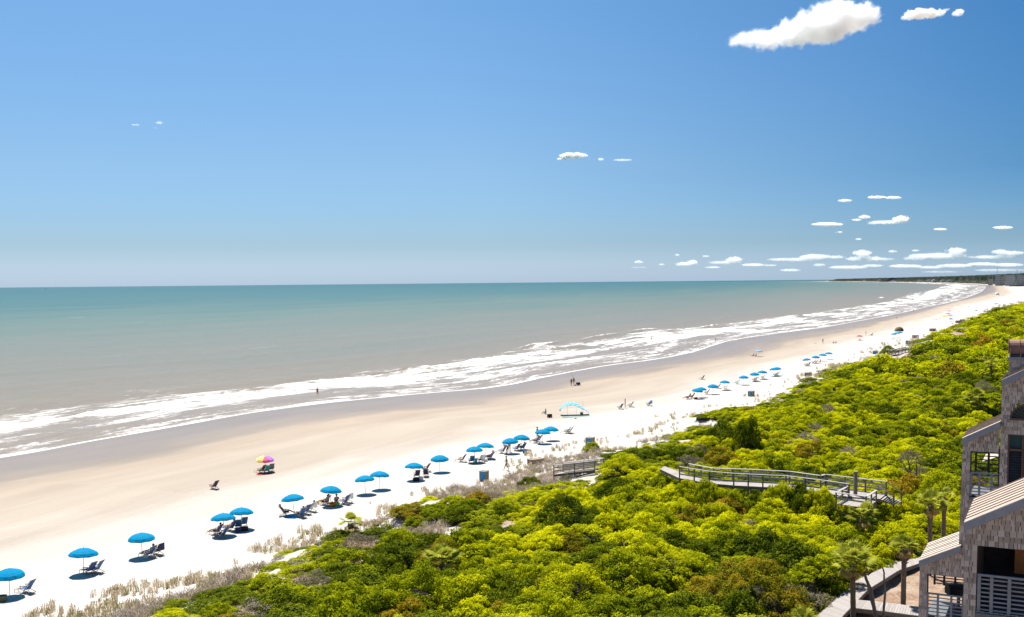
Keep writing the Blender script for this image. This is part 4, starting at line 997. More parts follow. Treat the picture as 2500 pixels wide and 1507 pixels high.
def shingle_wall(pl, poly, parent, course, as_parts=0, out=.02, wmul=1.0):
    P = [pl.ah(*q) for q in poly]
    # backing
    MB().prism([pl.w(a, h, 0) for a, h in P], -NRM * .14).build('wall_panel', WALLB, parent)
    h0 = math.floor(min(h for a, h in P) / course) * course; hi = max(h for a, h in P); k = 0; rg = random.Random(int(hi * 100))
    rot = Matrix((U_, -NRM * 1, W_)).transposed().to_4x4()
    while h0 < hi:
        hm = h0 + course * .5; xs = []
        for i in range(len(P)):
            (a1, y1), (a2, y2) = P[i], P[(i + 1) % len(P)]
            if (y1 > hm) != (y2 > hm): xs.append(a1 + (a2 - a1) * (hm - y1) / (y2 - y1))
        xs.sort()
        for q in range(0, len(xs) - 1, 2):
            a = xs[q]
            while a < xs[q + 1] - .02:
                wd = min(rg.choice((.09, .11, .135, .16, .20)) * wmul, xs[q + 1] - a)
                if xs[q + 1] - a - wd < .06: wd = xs[q + 1] - a
                base = pl.w(a + wd / 2, h0 + rg.uniform(-.008, .008), out - .018 + rg.uniform(0, .006))
                if single_shingles[0] < 290 and as_parts and rg.random() < 1.0:
                    o = place('shingle', SHM[0], base, 0, (wd - .016, 1, course), parent=parent); o.rotation_mode = 'QUATERNION'; o.rotation_quaternion = rot.to_quaternion(); single_shingles[0] += 1
                else:
                    r_ = rg.random(); b0 = len(shingle_mb.v)
                    for v in SHM[0].vertices:
                        shingle_mb.v.append(tuple(base + U_ * v.co.x * (wd - .016) + NRM * (-v.co.y) + W_ * v.co.z * course)); shingle_r.append(r_)
                    for f in SHM[0].polygons: shingle_mb.face([b0 + i for i in f.vertices])
                a += wd
        h0 += course; k += 1
CN = .178; CF = .172
wallA = empty('near_bay', (0, 0, 0)); wallA.parent = house
wallF = empty('tall_bay', (0, 0, 0)); wallF.parent = house
for e_ in (wallA, wallF): e_.location = (0, 0, 0)
# near bay (A)
shingle_wall(NEARP, [(2359, 1285), (2500, 1224), (2640, 1165), (2640, 1352), (2390, 1327), (2355, 1330)], wallA, CN, 1)
shingle_wall(NEARP, [(2354.5, 1330), (2387, 1327), (2382, 1489), (2379, 1600), (2348, 1600)], wallA, CN, 1)
shingle_wall(NEARP, [(2382, 1492), (2640, 1530), (2640, 1700), (2376, 1700)], wallA, .32)
# far wall: B, C and the tower D
shingle_wall(FARP, [(2345.5, 1376 - 41), (2357, 1334), (2355, 1412), (2264, 1402), (2245.3, 1400), (2245.5, 1377)], wallF, CF)
shingle_wall(FARP, [(2245.3, 1400), (2264, 1402), (2260, 1600), (2239, 1600)], wallF, CF)
shingle_wall(FARP, [(2261, 1507), (2356, 1518), (2354, 1600), (2258, 1600)], wallF, CF)
shingle_wall(FARP, [(2350.5, 1079), (2442, 1038), (2438, 1105), (2370, 1100), (2349.5, 1100)], wallF, CF)
shingle_wall(FARP, [(2349.5, 1100), (2370, 1100), (2366, 1214), (2357, 1334), (2341, 1334), (2342, 1297)], wallF, CF)
shingle_wall(FARP, [(2366, 1216), (2437, 1222), (2434, 1400), (2357, 1400), (2358, 1334)], wallF, CF)
shingle_wall(FARP, [(2446, 940), (2500, 916), (2640, 855), (2640, 985), (2507, 981), (2482, 990), (2468, 1006), (2464, 1024), (2464, 1057), (2461, 1060), (2457, 1240), (2437, 1236)], wallF, CF)
shingle_wall(FARP, [(2464, 1026), (2640, 1030), (2640, 1066), (2461, 1058)], wallF, CF)
shingle_wall(FARP, [(2440, 1236), (2640, 1250), (2640, 1400), (2434, 1400)], wallF, CF)
sm = shingle_mb.mesh('shingle_courses', SHING); a = sm.attributes.new('rnd', 'FLOAT', 'POINT'); a.data.foreach_set('value', np.array(shingle_r, np.float32))
so_ = place('shingle_courses', sm, parent=house, kind='stuff')
# roofs: near-left corner, near-right corner, depth
def roof(pl, cl, cr, depth, n, mats_, th=.10, fasc=.27, over=.32, fmat=None, name='roof'):
    a0, h0 = pl.ah(*cl); a1, h1 = pl.ah(*cr)
    rf = empty(name, (0, 0, 0)); rf.parent = house
    L0 = pl.w(a0, h0, over); R0 = pl.w(a1, h1, over); dv = V_ * depth; sl = (R0 - L0).normalized(); up = sl.cross(V_).normalized(); up = up if up.z > 0 else -up
    for k in range(n):
        o = dv * (k / n); o2 = dv * ((k + .93) / n)
        MB().prism([L0 + o, R0 + o, R0 + o2, L0 + o2], up * .03).build('roof_panel', mats_[k % len(mats_)] if len(mats_) < 4 else random.choice(mats_), rf)
        s1_ = dv * ((k + .93) / n); s2_ = dv * ((k + 1) / n)
        MB().prism([L0 + s1_, R0 + s1_, R0 + s2_, L0 + s2_], up * .055).build('roof_seam', SEAM, rf)
    MB().prism([L0 - up * .005, R0 - up * .005, R0 + dv - up * .005, L0 + dv - up * .005], -up * th).build('roof_deck', WALLB, rf)
    q = NRM * .03
    MB().prism([L0 + q + up * .02, R0 + q + up * .02, R0 + q - W_ * fasc, L0 + q - W_ * fasc], -NRM * .05).build('fascia', TRIM, rf)
    return rf
def depth_for(pl, cl, far_py, over=.32):
    a0, h0 = pl.ah(*cl); L0 = pl.w(a0, h0, over) + HO
    for k in range(1, 200):
        if proj(L0 + V_ * (k * .05))[1] <= far_py: return k * .05
    return 3
dA = depth_for(NEARP, (2355, 1271), 1219); dB = depth_for(FARP, (2244, 1365), 1327); dC = depth_for(FARP, (2349, 1068), 1054)
print('roof depths', dA, dB, dC)
cm = [ROOFC[1], ROOFC[1], ROOFC[2], ROOFC[0], ROOFC[1], ROOFC[2], ROOFC[0], ROOFC[2]]
random.seed(21)
roof(NEARP, (2355.5, 1272), (2660, 1148), dA, 8, [ROOFC[1], ROOFC[1], ROOFC[2]])
roof(FARP, (2245, 1366), (2347, 1329), dB, 9, [ROOFC[1], ROOFC[0], ROOFC[0]])
roof(FARP, (2350, 1069), (2443, 1028), max(dC, 3.0), 9, [ROOFC[2], ROOFC[1], ROOFC[2]])
roof(FARP, (2446, 928), (2640, 838), 3.2, 8, [ROOFD, ROOFD, ROOFD], name='main_roof')
# an inner lean-to roof and deck seen through the tall bay balcony
def rail_panel(pl, x0, x1, yt0, yt1, yb0, yb1, n, posts, parent, out=.0, back=0.0, m_=SLAT, hgt=.045, name='balustrade'):
    t = empty(name, (0, 0, 0)); t.parent = parent
    (aL, tL), (aR, tR) = pl.ah(x0, yt0), pl.ah(x1, yt1); (_, bL), (_, bR) = pl.ah(x0, yb0), pl.ah(x1, yb1)
    top = (tL + tR) / 2; bot = (bL + bR) / 2; off = out
    sh = V_ * back
    MB().beam(pl.w(aL, top, off) + sh, pl.w(aR, top, off) + sh, .09, .07).build('top_rail', m_, t)
    for k in range(n):
        h = bot + (top - bot) * (k + .45) / (n + .45); MB().beam(pl.w(aL, h, off) + sh, pl.w(aR, h, off) + sh, .03, hgt).build('slat', m_, t)
    for u in posts:
        a_ = aL + (aR - aL) * u; MB().beam(pl.w(a_, bot, off + .03) + sh, pl.w(a_, top - .036, off + .03) + sh, .10, .05, up=tuple(NRM)).build('baluster', m_, t)
    return t
rail_panel(NEARP, 2386, 2640, 1402.5, 1432, 1490, 1526, 8, (.02, .145, .32, .5, .68, .86), house, -.05, hgt=.05)
rail_panel(FARP, 2263, 2354, 1449, 1459, 1506, 1516, 6, (.02, .30, .66, .97), house, -.05)
rail_panel(FARP, 2369, 2438, 1154.5, 1158, 1211, 1216, 7, (.02, .33, .76), house, -.05)
# balcony floors, sills, back rails and dark side walls
def slab(pl, x0, x1, y, dep, th, m_, nm, out=.06, up=0):
    a0, h0 = pl.ah(x0, y); a1, _ = pl.ah(x1, y)
    P = [pl.w(a0, h0 + up, out), pl.w(a1, h0 + up, out), pl.w(a1, h0 + up, out) + V_ * dep + NRM * -out, pl.w(a0, h0 + up, out) + V_ * dep + NRM * -out]
    return MB().prism(P, (0, 0, -th)).build(nm, m_, house)
slab(NEARP, 2382, 2640, 1494, 3.2, .14, FLOOR, 'balcony_floor', .10); slab(FARP, 2260, 2356, 1507, 3.0, .14, FLOOR, 'balcony_floor', .05); slab(FARP, 2366, 2438, 1213, 3.0, .12, FLOOR, 'balcony_floor', .05)
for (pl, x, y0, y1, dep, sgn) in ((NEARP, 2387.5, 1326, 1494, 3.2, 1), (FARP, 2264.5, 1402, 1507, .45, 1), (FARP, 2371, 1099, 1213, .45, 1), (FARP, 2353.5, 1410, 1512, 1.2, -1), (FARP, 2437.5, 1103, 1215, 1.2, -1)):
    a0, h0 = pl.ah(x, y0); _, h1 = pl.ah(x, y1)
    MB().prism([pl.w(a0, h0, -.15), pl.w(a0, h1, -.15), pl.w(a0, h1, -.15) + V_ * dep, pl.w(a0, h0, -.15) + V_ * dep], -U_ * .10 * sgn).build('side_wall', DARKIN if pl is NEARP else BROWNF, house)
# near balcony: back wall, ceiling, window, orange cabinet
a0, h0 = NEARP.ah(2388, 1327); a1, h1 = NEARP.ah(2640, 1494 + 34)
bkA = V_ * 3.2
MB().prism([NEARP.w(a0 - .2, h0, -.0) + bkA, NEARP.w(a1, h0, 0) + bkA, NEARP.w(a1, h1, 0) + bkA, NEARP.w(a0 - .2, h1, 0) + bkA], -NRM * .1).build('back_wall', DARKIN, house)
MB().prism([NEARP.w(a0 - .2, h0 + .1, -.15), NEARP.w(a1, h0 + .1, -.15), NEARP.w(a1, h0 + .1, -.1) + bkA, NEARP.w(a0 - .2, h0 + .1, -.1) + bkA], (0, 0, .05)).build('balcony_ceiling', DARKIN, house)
MB().prism([NEARP.w(a0 + .95, h0 - .1, .03) + bkA * .9, NEARP.w(a0 + 1.6, h0 - .1, .03) + bkA * .9, NEARP.w(a0 + 1.6, h0 - 1.6, .03) + bkA * .9, NEARP.w(a0 + .95, h0 - 1.6, .03) + bkA * .9], -NRM * .05).build('cabinet', ORANGE, house)
rail_panel(FARP, 2263, 2352, 1412, 1420, 1470, 1478, 7, (.02, .3, .62, .95), house, .0, 3.0, DARKM, .05)
rail_panel(FARP, 2369, 2438, 1128, 1132, 1190, 1196, 6, (.02, .5, .95), house, .0, 3.0, DARKM, .05)
# far lean-to roof seen through the tall bay balcony
aC, hC = FARP.ah(2384, 1160); tmp0 = FARP.w(aC, hC, 0) + V_ * 3.6; dvv = V_ * 2.2
g = empty('lower_roof', (0, 0, 0)); g.parent = house
for k in range(7):
    o = dvv * (k / 7); e_ = U_ * 2.4 + W_ * 1.0
    MB().prism([tmp0 + o, tmp0 + o + e_, tmp0 + o + e_ + dvv / 7.7, tmp0 + o + dvv / 7.7], (0, 0, .04)).build('roof_panel', ROOFC[(k * 2) % 3], g)
# windows of the tower
wn = empty('arched_window', (0, 0, 0)); wn.parent = house
ac, hc = FARP.ah(2507, 1025); rr_ = FARP.ah(2507, 1025)[0] - FARP.ah(2466, 1024)[0]
pts = [(ac + rr_ * math.cos(R(a_)), hc + rr_ * math.sin(R(a_))) for a_ in range(0, 181, 12)]
MB().prism([FARP.w(a_, h_, -.08) for a_, h_ in pts], -NRM * .03).build('pane', GLASS, wn)
fr = MB(); 
for i in range(len(pts) - 1): fr.beam(FARP.w(*pts[i], -.02), FARP.w(*pts[i + 1], -.02), .09, .12, up=tuple(NRM))
fr.beam(FARP.w(ac - rr_, hc, -.02), FARP.w(ac + rr_, hc, -.02), .09, .12, up=tuple(NRM)); fr.build('frame', BROWNF, wn)
for a_ in range(15, 180, 15): MB().beam(FARP.w(ac, hc + .03, -.06), FARP.w(ac + rr_ * .97 * math.cos(R(a_)), hc + rr_ * .97 * math.sin(R(a_)), -.06), .025, .03, up=tuple(NRM)).build('muntin', BROWNF, wn)
for (x0, x1) in ((2462, 2499), (2503, 2540)):
    wn = empty('louvred_window', (0, 0, 0)); wn.parent = house
    (aL, hT), (aR, _) = FARP.ah(x0, 1060), FARP.ah(x1, 1060); _, hB = FARP.ah(x0, 1180); _, hM = FARP.ah(x0, 1098)
    MB().prism([FARP.w(aL, hT, -.10), FARP.w(aR, hT, -.10), FARP.w(aR, hB, -.10), FARP.w(aL, hB, -.10)], -NRM * .02).build('pane', GLASS, wn)
    f = MB()
    for (p_, q_) in (((aL, hT), (aR, hT)), ((aL, hB), (aR, hB)), ((aL, hT), (aL, hB)), ((aR, hT), (aR, hB)), ((aL, hM), (aR, hM))): f.beam(FARP.w(*p_, -.03), FARP.w(*q_, -.03), .1, .1, up=tuple(NRM))
    f.build('frame', BROWNF, wn)
    for k in range(12):
        h = hM - .06 - (hM - hB - .1) * (k + .5) / 12; MB().beam(FARP.w(aL + .05, h, -.07), FARP.w(aR - .05, h, -.07), .09, .012, up=tuple(NRM + W_ * .7)).build('louvre', DARKM, wn)
    MB().prism([FARP.w(aL, hB - .06, -.02), FARP.w(aR, hB - .06, -.02), FARP.w(aR, hB - .9, -.02), FARP.w(aL, hB - .9, -.02)], -NRM * .03).build('apron_panel', BROWNF, wn)
# chimney with barrel hood
CH = Plane(PF + V_ * 2.0)
chm = empty('chimney', (0, 0, 0)); chm.parent = house
(cl_, cb), (cr_, ct) = CH.ah(2461.5, 960), CH.ah(2600, 879)
MB().prism([CH.w(cl_ + .02, cb, 0), CH.w(cr_, cb, 0), CH.w(cr_, ct, 0), CH.w(cl_ + .02, ct, 0)], V_ * 1.2).build('chimney_stack', WALLB, chm)
smb2 = MB(); rr2 = []
h0 = cb; rg = random.Random(4)
while h0 < ct - .05:
    a = cl_
    while a < cr_:
        wd = rg.choice((.1, .13, .16, .2)); r_ = rg.random(); b0 = len(smb2.v)
        for v in SHM[0].vertices:
            smb2.v.append(tuple(CH.w(a + wd / 2, h0, .003) + U_ * v.co.x * (wd - .006) + NRM * (-v.co.y) + W_ * v.co.z * min(CF, (ct - h0) / 1.12))); rr2.append(r_)
        for f in SHM[0].polygons: smb2.face([b0 + i for i in f.vertices])
        a += wd
    h0 += CF
sm = smb2.mesh('chimney_shingles', SHING); a = sm.attributes.new('rnd', 'FLOAT', 'POINT'); a.data.foreach_set('value', np.array(rr2, np.float32)); place('chimney_shingles', sm, parent=chm, kind='stuff')
_, hb_ = CH.ah(2461, 879); _, hb2 = CH.ah(2461, 872)
MB().prism([CH.w(cl_ - .06, hb_, .06), CH.w(cr_, hb_, .06), CH.w(cr_, hb2, .06), CH.w(cl_ - .06, hb2, .06)], V_ * 1.3).build('chimney_cap', TRIM, chm)
_, hg = CH.ah(2461, 857.5); _, hbase = CH.ah(2461, 866)
MB().prism([CH.w(cl_, hb2 + .002, .0), CH.w(cr_, hb2 + .002, 0), CH.w(cr_, hbase, 0), CH.w(cl_, hbase, 0)], V_ * 1.1).build('flue_band', DARKM, chm)
for q_ in (.04, .46, .95, 1.45, 2.0): 
    for o_ in (.02, -1.1): MB().beam(CH.w(cl_ + q_, hb2, o_), CH.w(cl_ + q_, hg + .1, o_), .05, .05, up=tuple(NRM)).build('hood_post', COPPER, chm)
_, htop = CH.ah(2461, 829); rad = (htop - hg) / 2 * 1.12
mb = MB(); L_ = cr_ - cl_ + .05; nseg = 14
for k in range(nseg + 1):
    an = math.pi * (-.12 + 1.24 * k / nseg); y_ = math.cos(an) * rad * 1.25; z_ = math.sin(an) * rad * 1.55
    for a_ in (cl_ - .04, cl_ - .04 + L_): mb.v.append(tuple(CH.w(a_, hg + z_ + .06, y_ - .5)))
for k in range(nseg): mb.face([2 * k, 2 * k + 1, 2 * k + 3, 2 * k + 2])
mb.face([2 * k for k in range(nseg + 1)]); mb.face([2 * k + 1 for k in range(nseg + 1)][::-1])
mb.build('barrel_hood', COPPER, chm, False)
for q_ in (.0, .46, 1.4):
    s_ = MB(); P_ = []
    for k in range(nseg + 1):
        an = math.pi * (-.12 + 1.24 * k / nseg); P_.append(CH.w(cl_ - .03 + q_, hg + math.sin(an) * rad * 1.57 + .06, math.cos(an) * rad * 1.27 - .5))
    s_.tube(P_, .02, 4).build('hood_seam', COPPER, chm)
# side and rear bulk so the house is solid from other positions
_, hr = FARP.ah(2446, 945); aT, _ = FARP.ah(2447, 945); aE, _ = FARP.ah(2640, 945)
zb = 2.4 - PF.z
MB().prism([FARP.w(aT + .05, zb, -.5) + V_ * .5, FARP.w(aE, zb, -.5) + V_ * .5, FARP.w(aE, zb, -.5) + V_ * 5, FARP.w(aT + .05, zb, -.5) + V_ * 5], (0, 0, hr - zb - 2.6)).build('rear_block', WALLB, house)
for pl, x in ((NEARP, 2380), (FARP, 2260)):
    a0, hh_ = pl.ah(x, 1700 if pl is NEARP else 1595); a1, _ = pl.ah(2640 if pl is NEARP else 2355, 1600); zb2 = 2.4 - pl.P0.z
    MB().prism([pl.w(a0, zb2, -.02), pl.w(a1, zb2, -.02), pl.w(a1, zb2, -.02) + V_ * 3, pl.w(a0, zb2, -.02) + V_ * 3], (0, 0, hh_ - zb2)).build('lower_storey', SHING, house)
# dark balcony furniture
def patio_chair(pl, x, y, back, rz, label):
    p = pl.p(x, y) + V_ * back; t = empty('patio_chair', p, rz, label, 'chair', 'dark patio chairs on the balconies')
    mb = MB()
    for k in range(9): mb.box((0, .28, .45 + k * .065), (.62, .02, .035))
    mb.build('backrest', DARKM, t)
    MB().box((0, 0, .42), (.62, .56, .05)).build('seat', DARKM, t)
    for sx in (-.3, .3):
        MB().box((sx, 0, .66), (.05, .56, .04)).build('armrest', DARKM, t)
        for sy in (-.26, .28): MB().box((sx, sy, .33 if sy < 0 else .52), (.045, .045, .66 if sy < 0 else 1.04)).build('leg', DARKM, t)
for (pl, x, y, bk, lab) in ((NEARP, 2432, 1502, 1.1, 'dark slatted patio chair on the near balcony, left one'), (NEARP, 2486, 1510, 1.1, 'dark slatted patio chair on the near balcony at the right edge')):
    a_, h_ = pl.ah(x, y); _, hf = pl.ah(2382, 1494)
    t_ = patio_chair(pl, x, y, bk, math.atan2(U_.y, U_.x) + math.pi, lab)
    o_ = bpy.data.objects.get('patio_chair') if False else [o for o in SC.objects if o.name.startswith('patio_chair')][-1]
    o_.location.z = HO.z + NEARP.w(0, hf, 0).z + .0
a_, hf = FARP.ah(2262, 1507); p = FARP.p(2330, 1500) + V_ * 2.0; p.z = FARP.w(0, hf).z + HO.z
t = empty('barbecue_grill', p, 0, 'dark barbecue grill on the lowest balcony behind the slats', 'grill')
mb = MB(); 
for k in range(9):
    an = math.pi * k / 8
    for x_ in (-.55, .55): mb.v.append((x_, -math.cos(an) * .3, .85 + math.sin(an) * .32))
for k in range(8): mb.face([2 * k, 2 * k + 1, 2 * k + 3, 2 * k + 2])
mb.face([2 * k for k in range(9)]); mb.face([2 * k + 1 for k in range(9)]); mb.face([0, 1, 17, 16]); mb.build('lid', DARKM, t)
MB().box((0, 0, .76), (1.1, .56, .16)).build('firebox', DARKM, t); MB().box((0, 0, .35), (.12, .12, .7)).box((0, 0, .04), (.6, .5, .06)).build('pedestal', COPPER, t)

# ------------------------------------------------------------------ beach things
SKIN = mat('skin', (.52, .32, .22), (.46, .27, .18), .6, 3, bstr=0); HAIR = mat('dark_hair', (.05, .03, .02), None, .7); WHITE = mat('white_cloth', (.75, .74, .72), (.66, .66, .66), .8, 5)
def cloth(name, c): return mat(name, c, tuple(x * .78 for x in c), .8, 5, bstr=.15)
CL = {'blue': cloth('blue_sling', (.035, .13, .34)), 'navy': cloth('navy_cloth', (.03, .04, .10)), 'black': cloth('black_cloth', (.02, .02, .025)), 'red': cloth('red_cloth', (.55, .05, .04)), 'orange': cloth('orange_cloth', (.85, .30, .03)),
      'teal': cloth('teal_cloth', (.05, .40, .42)), 'cyan': cloth('cyan_cloth', (.03, .40, .66)), 'pink': cloth('pink_cloth', (.70, .25, .32)), 'grey': cloth('grey_cloth', (.22, .22, .24)), 'yellow': cloth('yellow_cloth', (.85, .55, .05)),
      'green': cloth('green_cloth', (.15, .50, .12)), 'white': WHITE, 'purple': cloth('purple_cloth', (.20, .13, .45)), 'olive': cloth('olive_cloth', (.16, .16, .08)), 'lightblue': cloth('light_blue_cloth', (.28, .45, .75))}
POLE = mat('umbrella_pole', (.62, .55, .45), (.5, .43, .35), .6); CWOOD = mat('chair_wood', (.50, .36, .25), (.36, .25, .17), .7, 8)
UMB = {'blue': leaf_mat('umbrella_blue', (.001, .255, .47), (.001, .285, .52), .2), 'red': cloth('umbrella_red', (.75, .12, .05)), 'orange': cloth('umbrella_orange', (.9, .25, .08)), 'yellow': cloth('umbrella_yellow', (.9, .6, .05)),
       'pink': cloth('umbrella_pink', (.85, .35, .45)), 'purple': cloth('umbrella_purple', (.22, .25, .75)), 'lightblue': cloth('umbrella_pale_blue', (.22, .42, .80))}
RAINBOW = [cloth('gore_%d' % i, c) for i, c in enumerate([(.12, .25, .75), (.35, .65, .85), (.8, .85, .8), (.45, .85, .65), (.85, .80, .25), (.95, .60, .15), (.85, .12, .25), (.60, .15, .70)])]
def canopy_mesh(mats_, rad=1.12, rim=1.52, top=2.03, tilt=0.0):
    mb = MB(); n = 8; prof = [(0, top), (.30, top - .035), (.60, top - .15), (.86, top - .31), (1.0, rim)]
    sub = 2; NS = n * sub; rings = []
    for (u, z) in prof:
        ring = []
        for k in range(NS):
            a = 2 * math.pi * k / NS; f = abs(((k % sub) / sub) - .0); sag = math.sin(math.pi * (k % sub) / sub)
            r_ = u * rad * (1 - .055 * sag * (u ** 2)); ring.append(len(mb.v)); mb.v.append((r_ * math.cos(a), r_ * math.sin(a), z + (-.035 * sag * u * (1 - u) * 4) + .03 * sag * (u > .95)))
        rings.append(ring)
    for i in range(len(rings) - 1):
        for k in range(NS): mb.face([rings[i][k], rings[i + 1][k], rings[i + 1][(k + 1) % NS], rings[i][(k + 1) % NS]], (k // sub) % len(mats_))
    body = mb.mesh('canopy', mats_, False); pass
    vb = MB()
    for k in range(NS):
        a = mb.v[rings[-1][k]]; b = mb.v[rings[-1][(k + 1) % NS]]; i = len(vb.v); s0 = .12 * (1 if (k % sub) else .35); s1 = .12 * (1 if ((k + 1) % sub) else .35)
        vb.v += [a, b, (b[0] * 1.0, b[1] * 1.0, b[2] - s1), (a[0] * 1.0, a[1] * 1.0, a[2] - s0)]; vb.face([i, i + 1, i + 2, i + 3], (k // sub) % len(mats_))
    val = vb.mesh('valance', mats_)
    return body, val
RIBS = MB()
for k in range(8):
    a = 2 * math.pi * k / 8; RIBS.tube([(0, 0, 1.98), (.96 * math.cos(a) * .6, .96 * math.sin(a) * .6, 1.84), (1.08 * math.cos(a), 1.08 * math.sin(a), 1.505)], .008, 3)
RIBS = RIBS.mesh('rib_frame', POLE); POLEM = MB().tube([(0, 0, -.4), (0, 0, 2.02)], .022, 8).mesh('pole', POLE)
FINM = MB().tube([(0, 0, 2.0), (0, 0, 2.04), (0, 0, 2.09)], [.05, .04, .01], 8).mesh('finial', CL['navy'])
_um = {}
def umbrella(px, py, col, label, group, scale=1.0, lean=None):
    if col not in _um: _um[col] = canopy_mesh(RAINBOW if col == 'rainbow' else [UMB[col]])
    body, val = _um[col]; p = on_ground(px, py); t = empty('beach_umbrella', p, 0 if col == 'rainbow' else random.uniform(0, .8), label, 'umbrella', group)
    t.scale = (scale,) * 3; ln = lean if lean is not None else random.uniform(-.09, .09); t.rotation_euler[0] = ln; t.rotation_euler[1] = random.uniform(-.09, .09)
    c = place('canopy', body, parent=t); place('valance', val, parent=c); place('rib_frame', RIBS, parent=c); place('pole', POLEM, parent=t); place('finial', FINM, parent=t)
    return t
# beach chair: local front is +Y
def make_chair_meshes(m_):
    d = {}
    fr = MB()
    for x in (-.29, .29):
        fr.beam((x, -.62, 1.02), (x, .12, .06), .03, .05); fr.beam((x, -.55, .04), (x, .38, .36), .03, .05); fr.beam((x, -.18, .58), (x, .36, .52), .05, .03)
        fr.beam((x, .34, .52), (x, .30, .30), .03, .04)
    fr.beam((-.29, -.62, 1.02), (.29, -.62, 1.02), .04, .04); fr.beam((-.29, .38, .36), (.29, .38, .36), .04, .04); fr.beam((-.29, .12, .06), (.29, .12, .06), .04, .04); fr.beam((-.29, -.55, .04), (.29, -.55, .04), .04, .04)
    d['frame'] = fr.mesh('frame', CWOOD)
    bk = MB()
    for k in range(5):
        u0 = k / 5; u1 = (k + .96) / 5; a = Vector((0, -.61, 1.0)).lerp(Vector((0, -.15, .28)), u0); b = Vector((0, -.61, 1.0)).lerp(Vector((0, -.15, .28)), u1)
        bk.beam(a + Vector((0, -.02 * math.sin(u0 * 3.1), 0)), b, .52, .012, up=(0, 0, 1)) if False else bk.prism([a + Vector((-.26, 0, 0)), a + Vector((.26, 0, 0)), b + Vector((.26, 0, 0)), b + Vector((-.26, 0, 0))], (0, .008, .012))
    d['backrest'] = bk.mesh('backrest', m_)
    st = MB()
    for k in range(3):
        a = Vector((0, -.14, .265)).lerp(Vector((0, .37, .375)), k / 3); b = Vector((0, -.14, .265)).lerp(Vector((0, .37, .375)), (k + .95) / 3)
        st.prism([a + Vector((-.26, 0, 0)), a + Vector((.26, 0, 0)), b + Vector((.26, 0, 0)), b + Vector((-.26, 0, 0))], (0, -.002, .014))
    d['seat'] = st.mesh('seat', m_); d['armrest'] = MB().beam((0, -.22, .605), (0, .40, .55), .07, .022).mesh('armrest', CWOOD)
    fo = MB()
    for x in (-.2, .2): fo.beam((x, .36, .30), (x, .95, .22), .03, .03)
    for k in range(4): fo.beam((-.22, .45 + k * .15, .30 - k * .02), (.22, .45 + k * .15, .30 - k * .02), .06, .02)
    for x in (-.2, .2): fo.beam((x, .93, .24), (x, .95, 0), .03, .03)
    d['footrest'] = fo.mesh('footrest', CWOOD)
    return d
CHM = {k: make_chair_meshes(CL[k]) for k in ('blue', 'navy', 'grey', 'orange', 'teal', 'white', 'black')}
ZC = 1.0
def chair(px, py, col, rz, label, group, foot=False, towel=None, scale=1.0):
    p = on_ground(px, py); t = empty('beach_chair', p, R(rz), label, 'chair', group); t.scale = (scale,) * 3; d = CHM[col]
    for k in ('frame', 'backrest', 'seat'): place(k, d[k], parent=t)
    for x in (-.29, .29): place('armrest', d['armrest'], (x, 0, 0), parent=t)
    if foot: place('footrest', d['footrest'], parent=t)
    if towel:
        tw = MB().prism([(-.24, -.66, .45), (.24, -.66, .45), (.24, -.66, 1.05), (-.24, -.66, 1.05)], (0, -.015, 0)).prism([(-.24, -.68, 1.05), (.24, -.68, 1.05), (.24, -.28, .46), (-.24, -.28, .46)], (0, .012, .015))
        o = tw.build('towel', CL[towel], None, label='towel draped over the back of a beach chair, ' + label[:40].split(' chair')[0], cat='towel'); o.location = p; o.rotation_euler = (0, 0, R(rz)); o['label'] = ' '.join((towel + ' towel hanging over the ' + label.split(',')[0]).split()[:15])
    return t
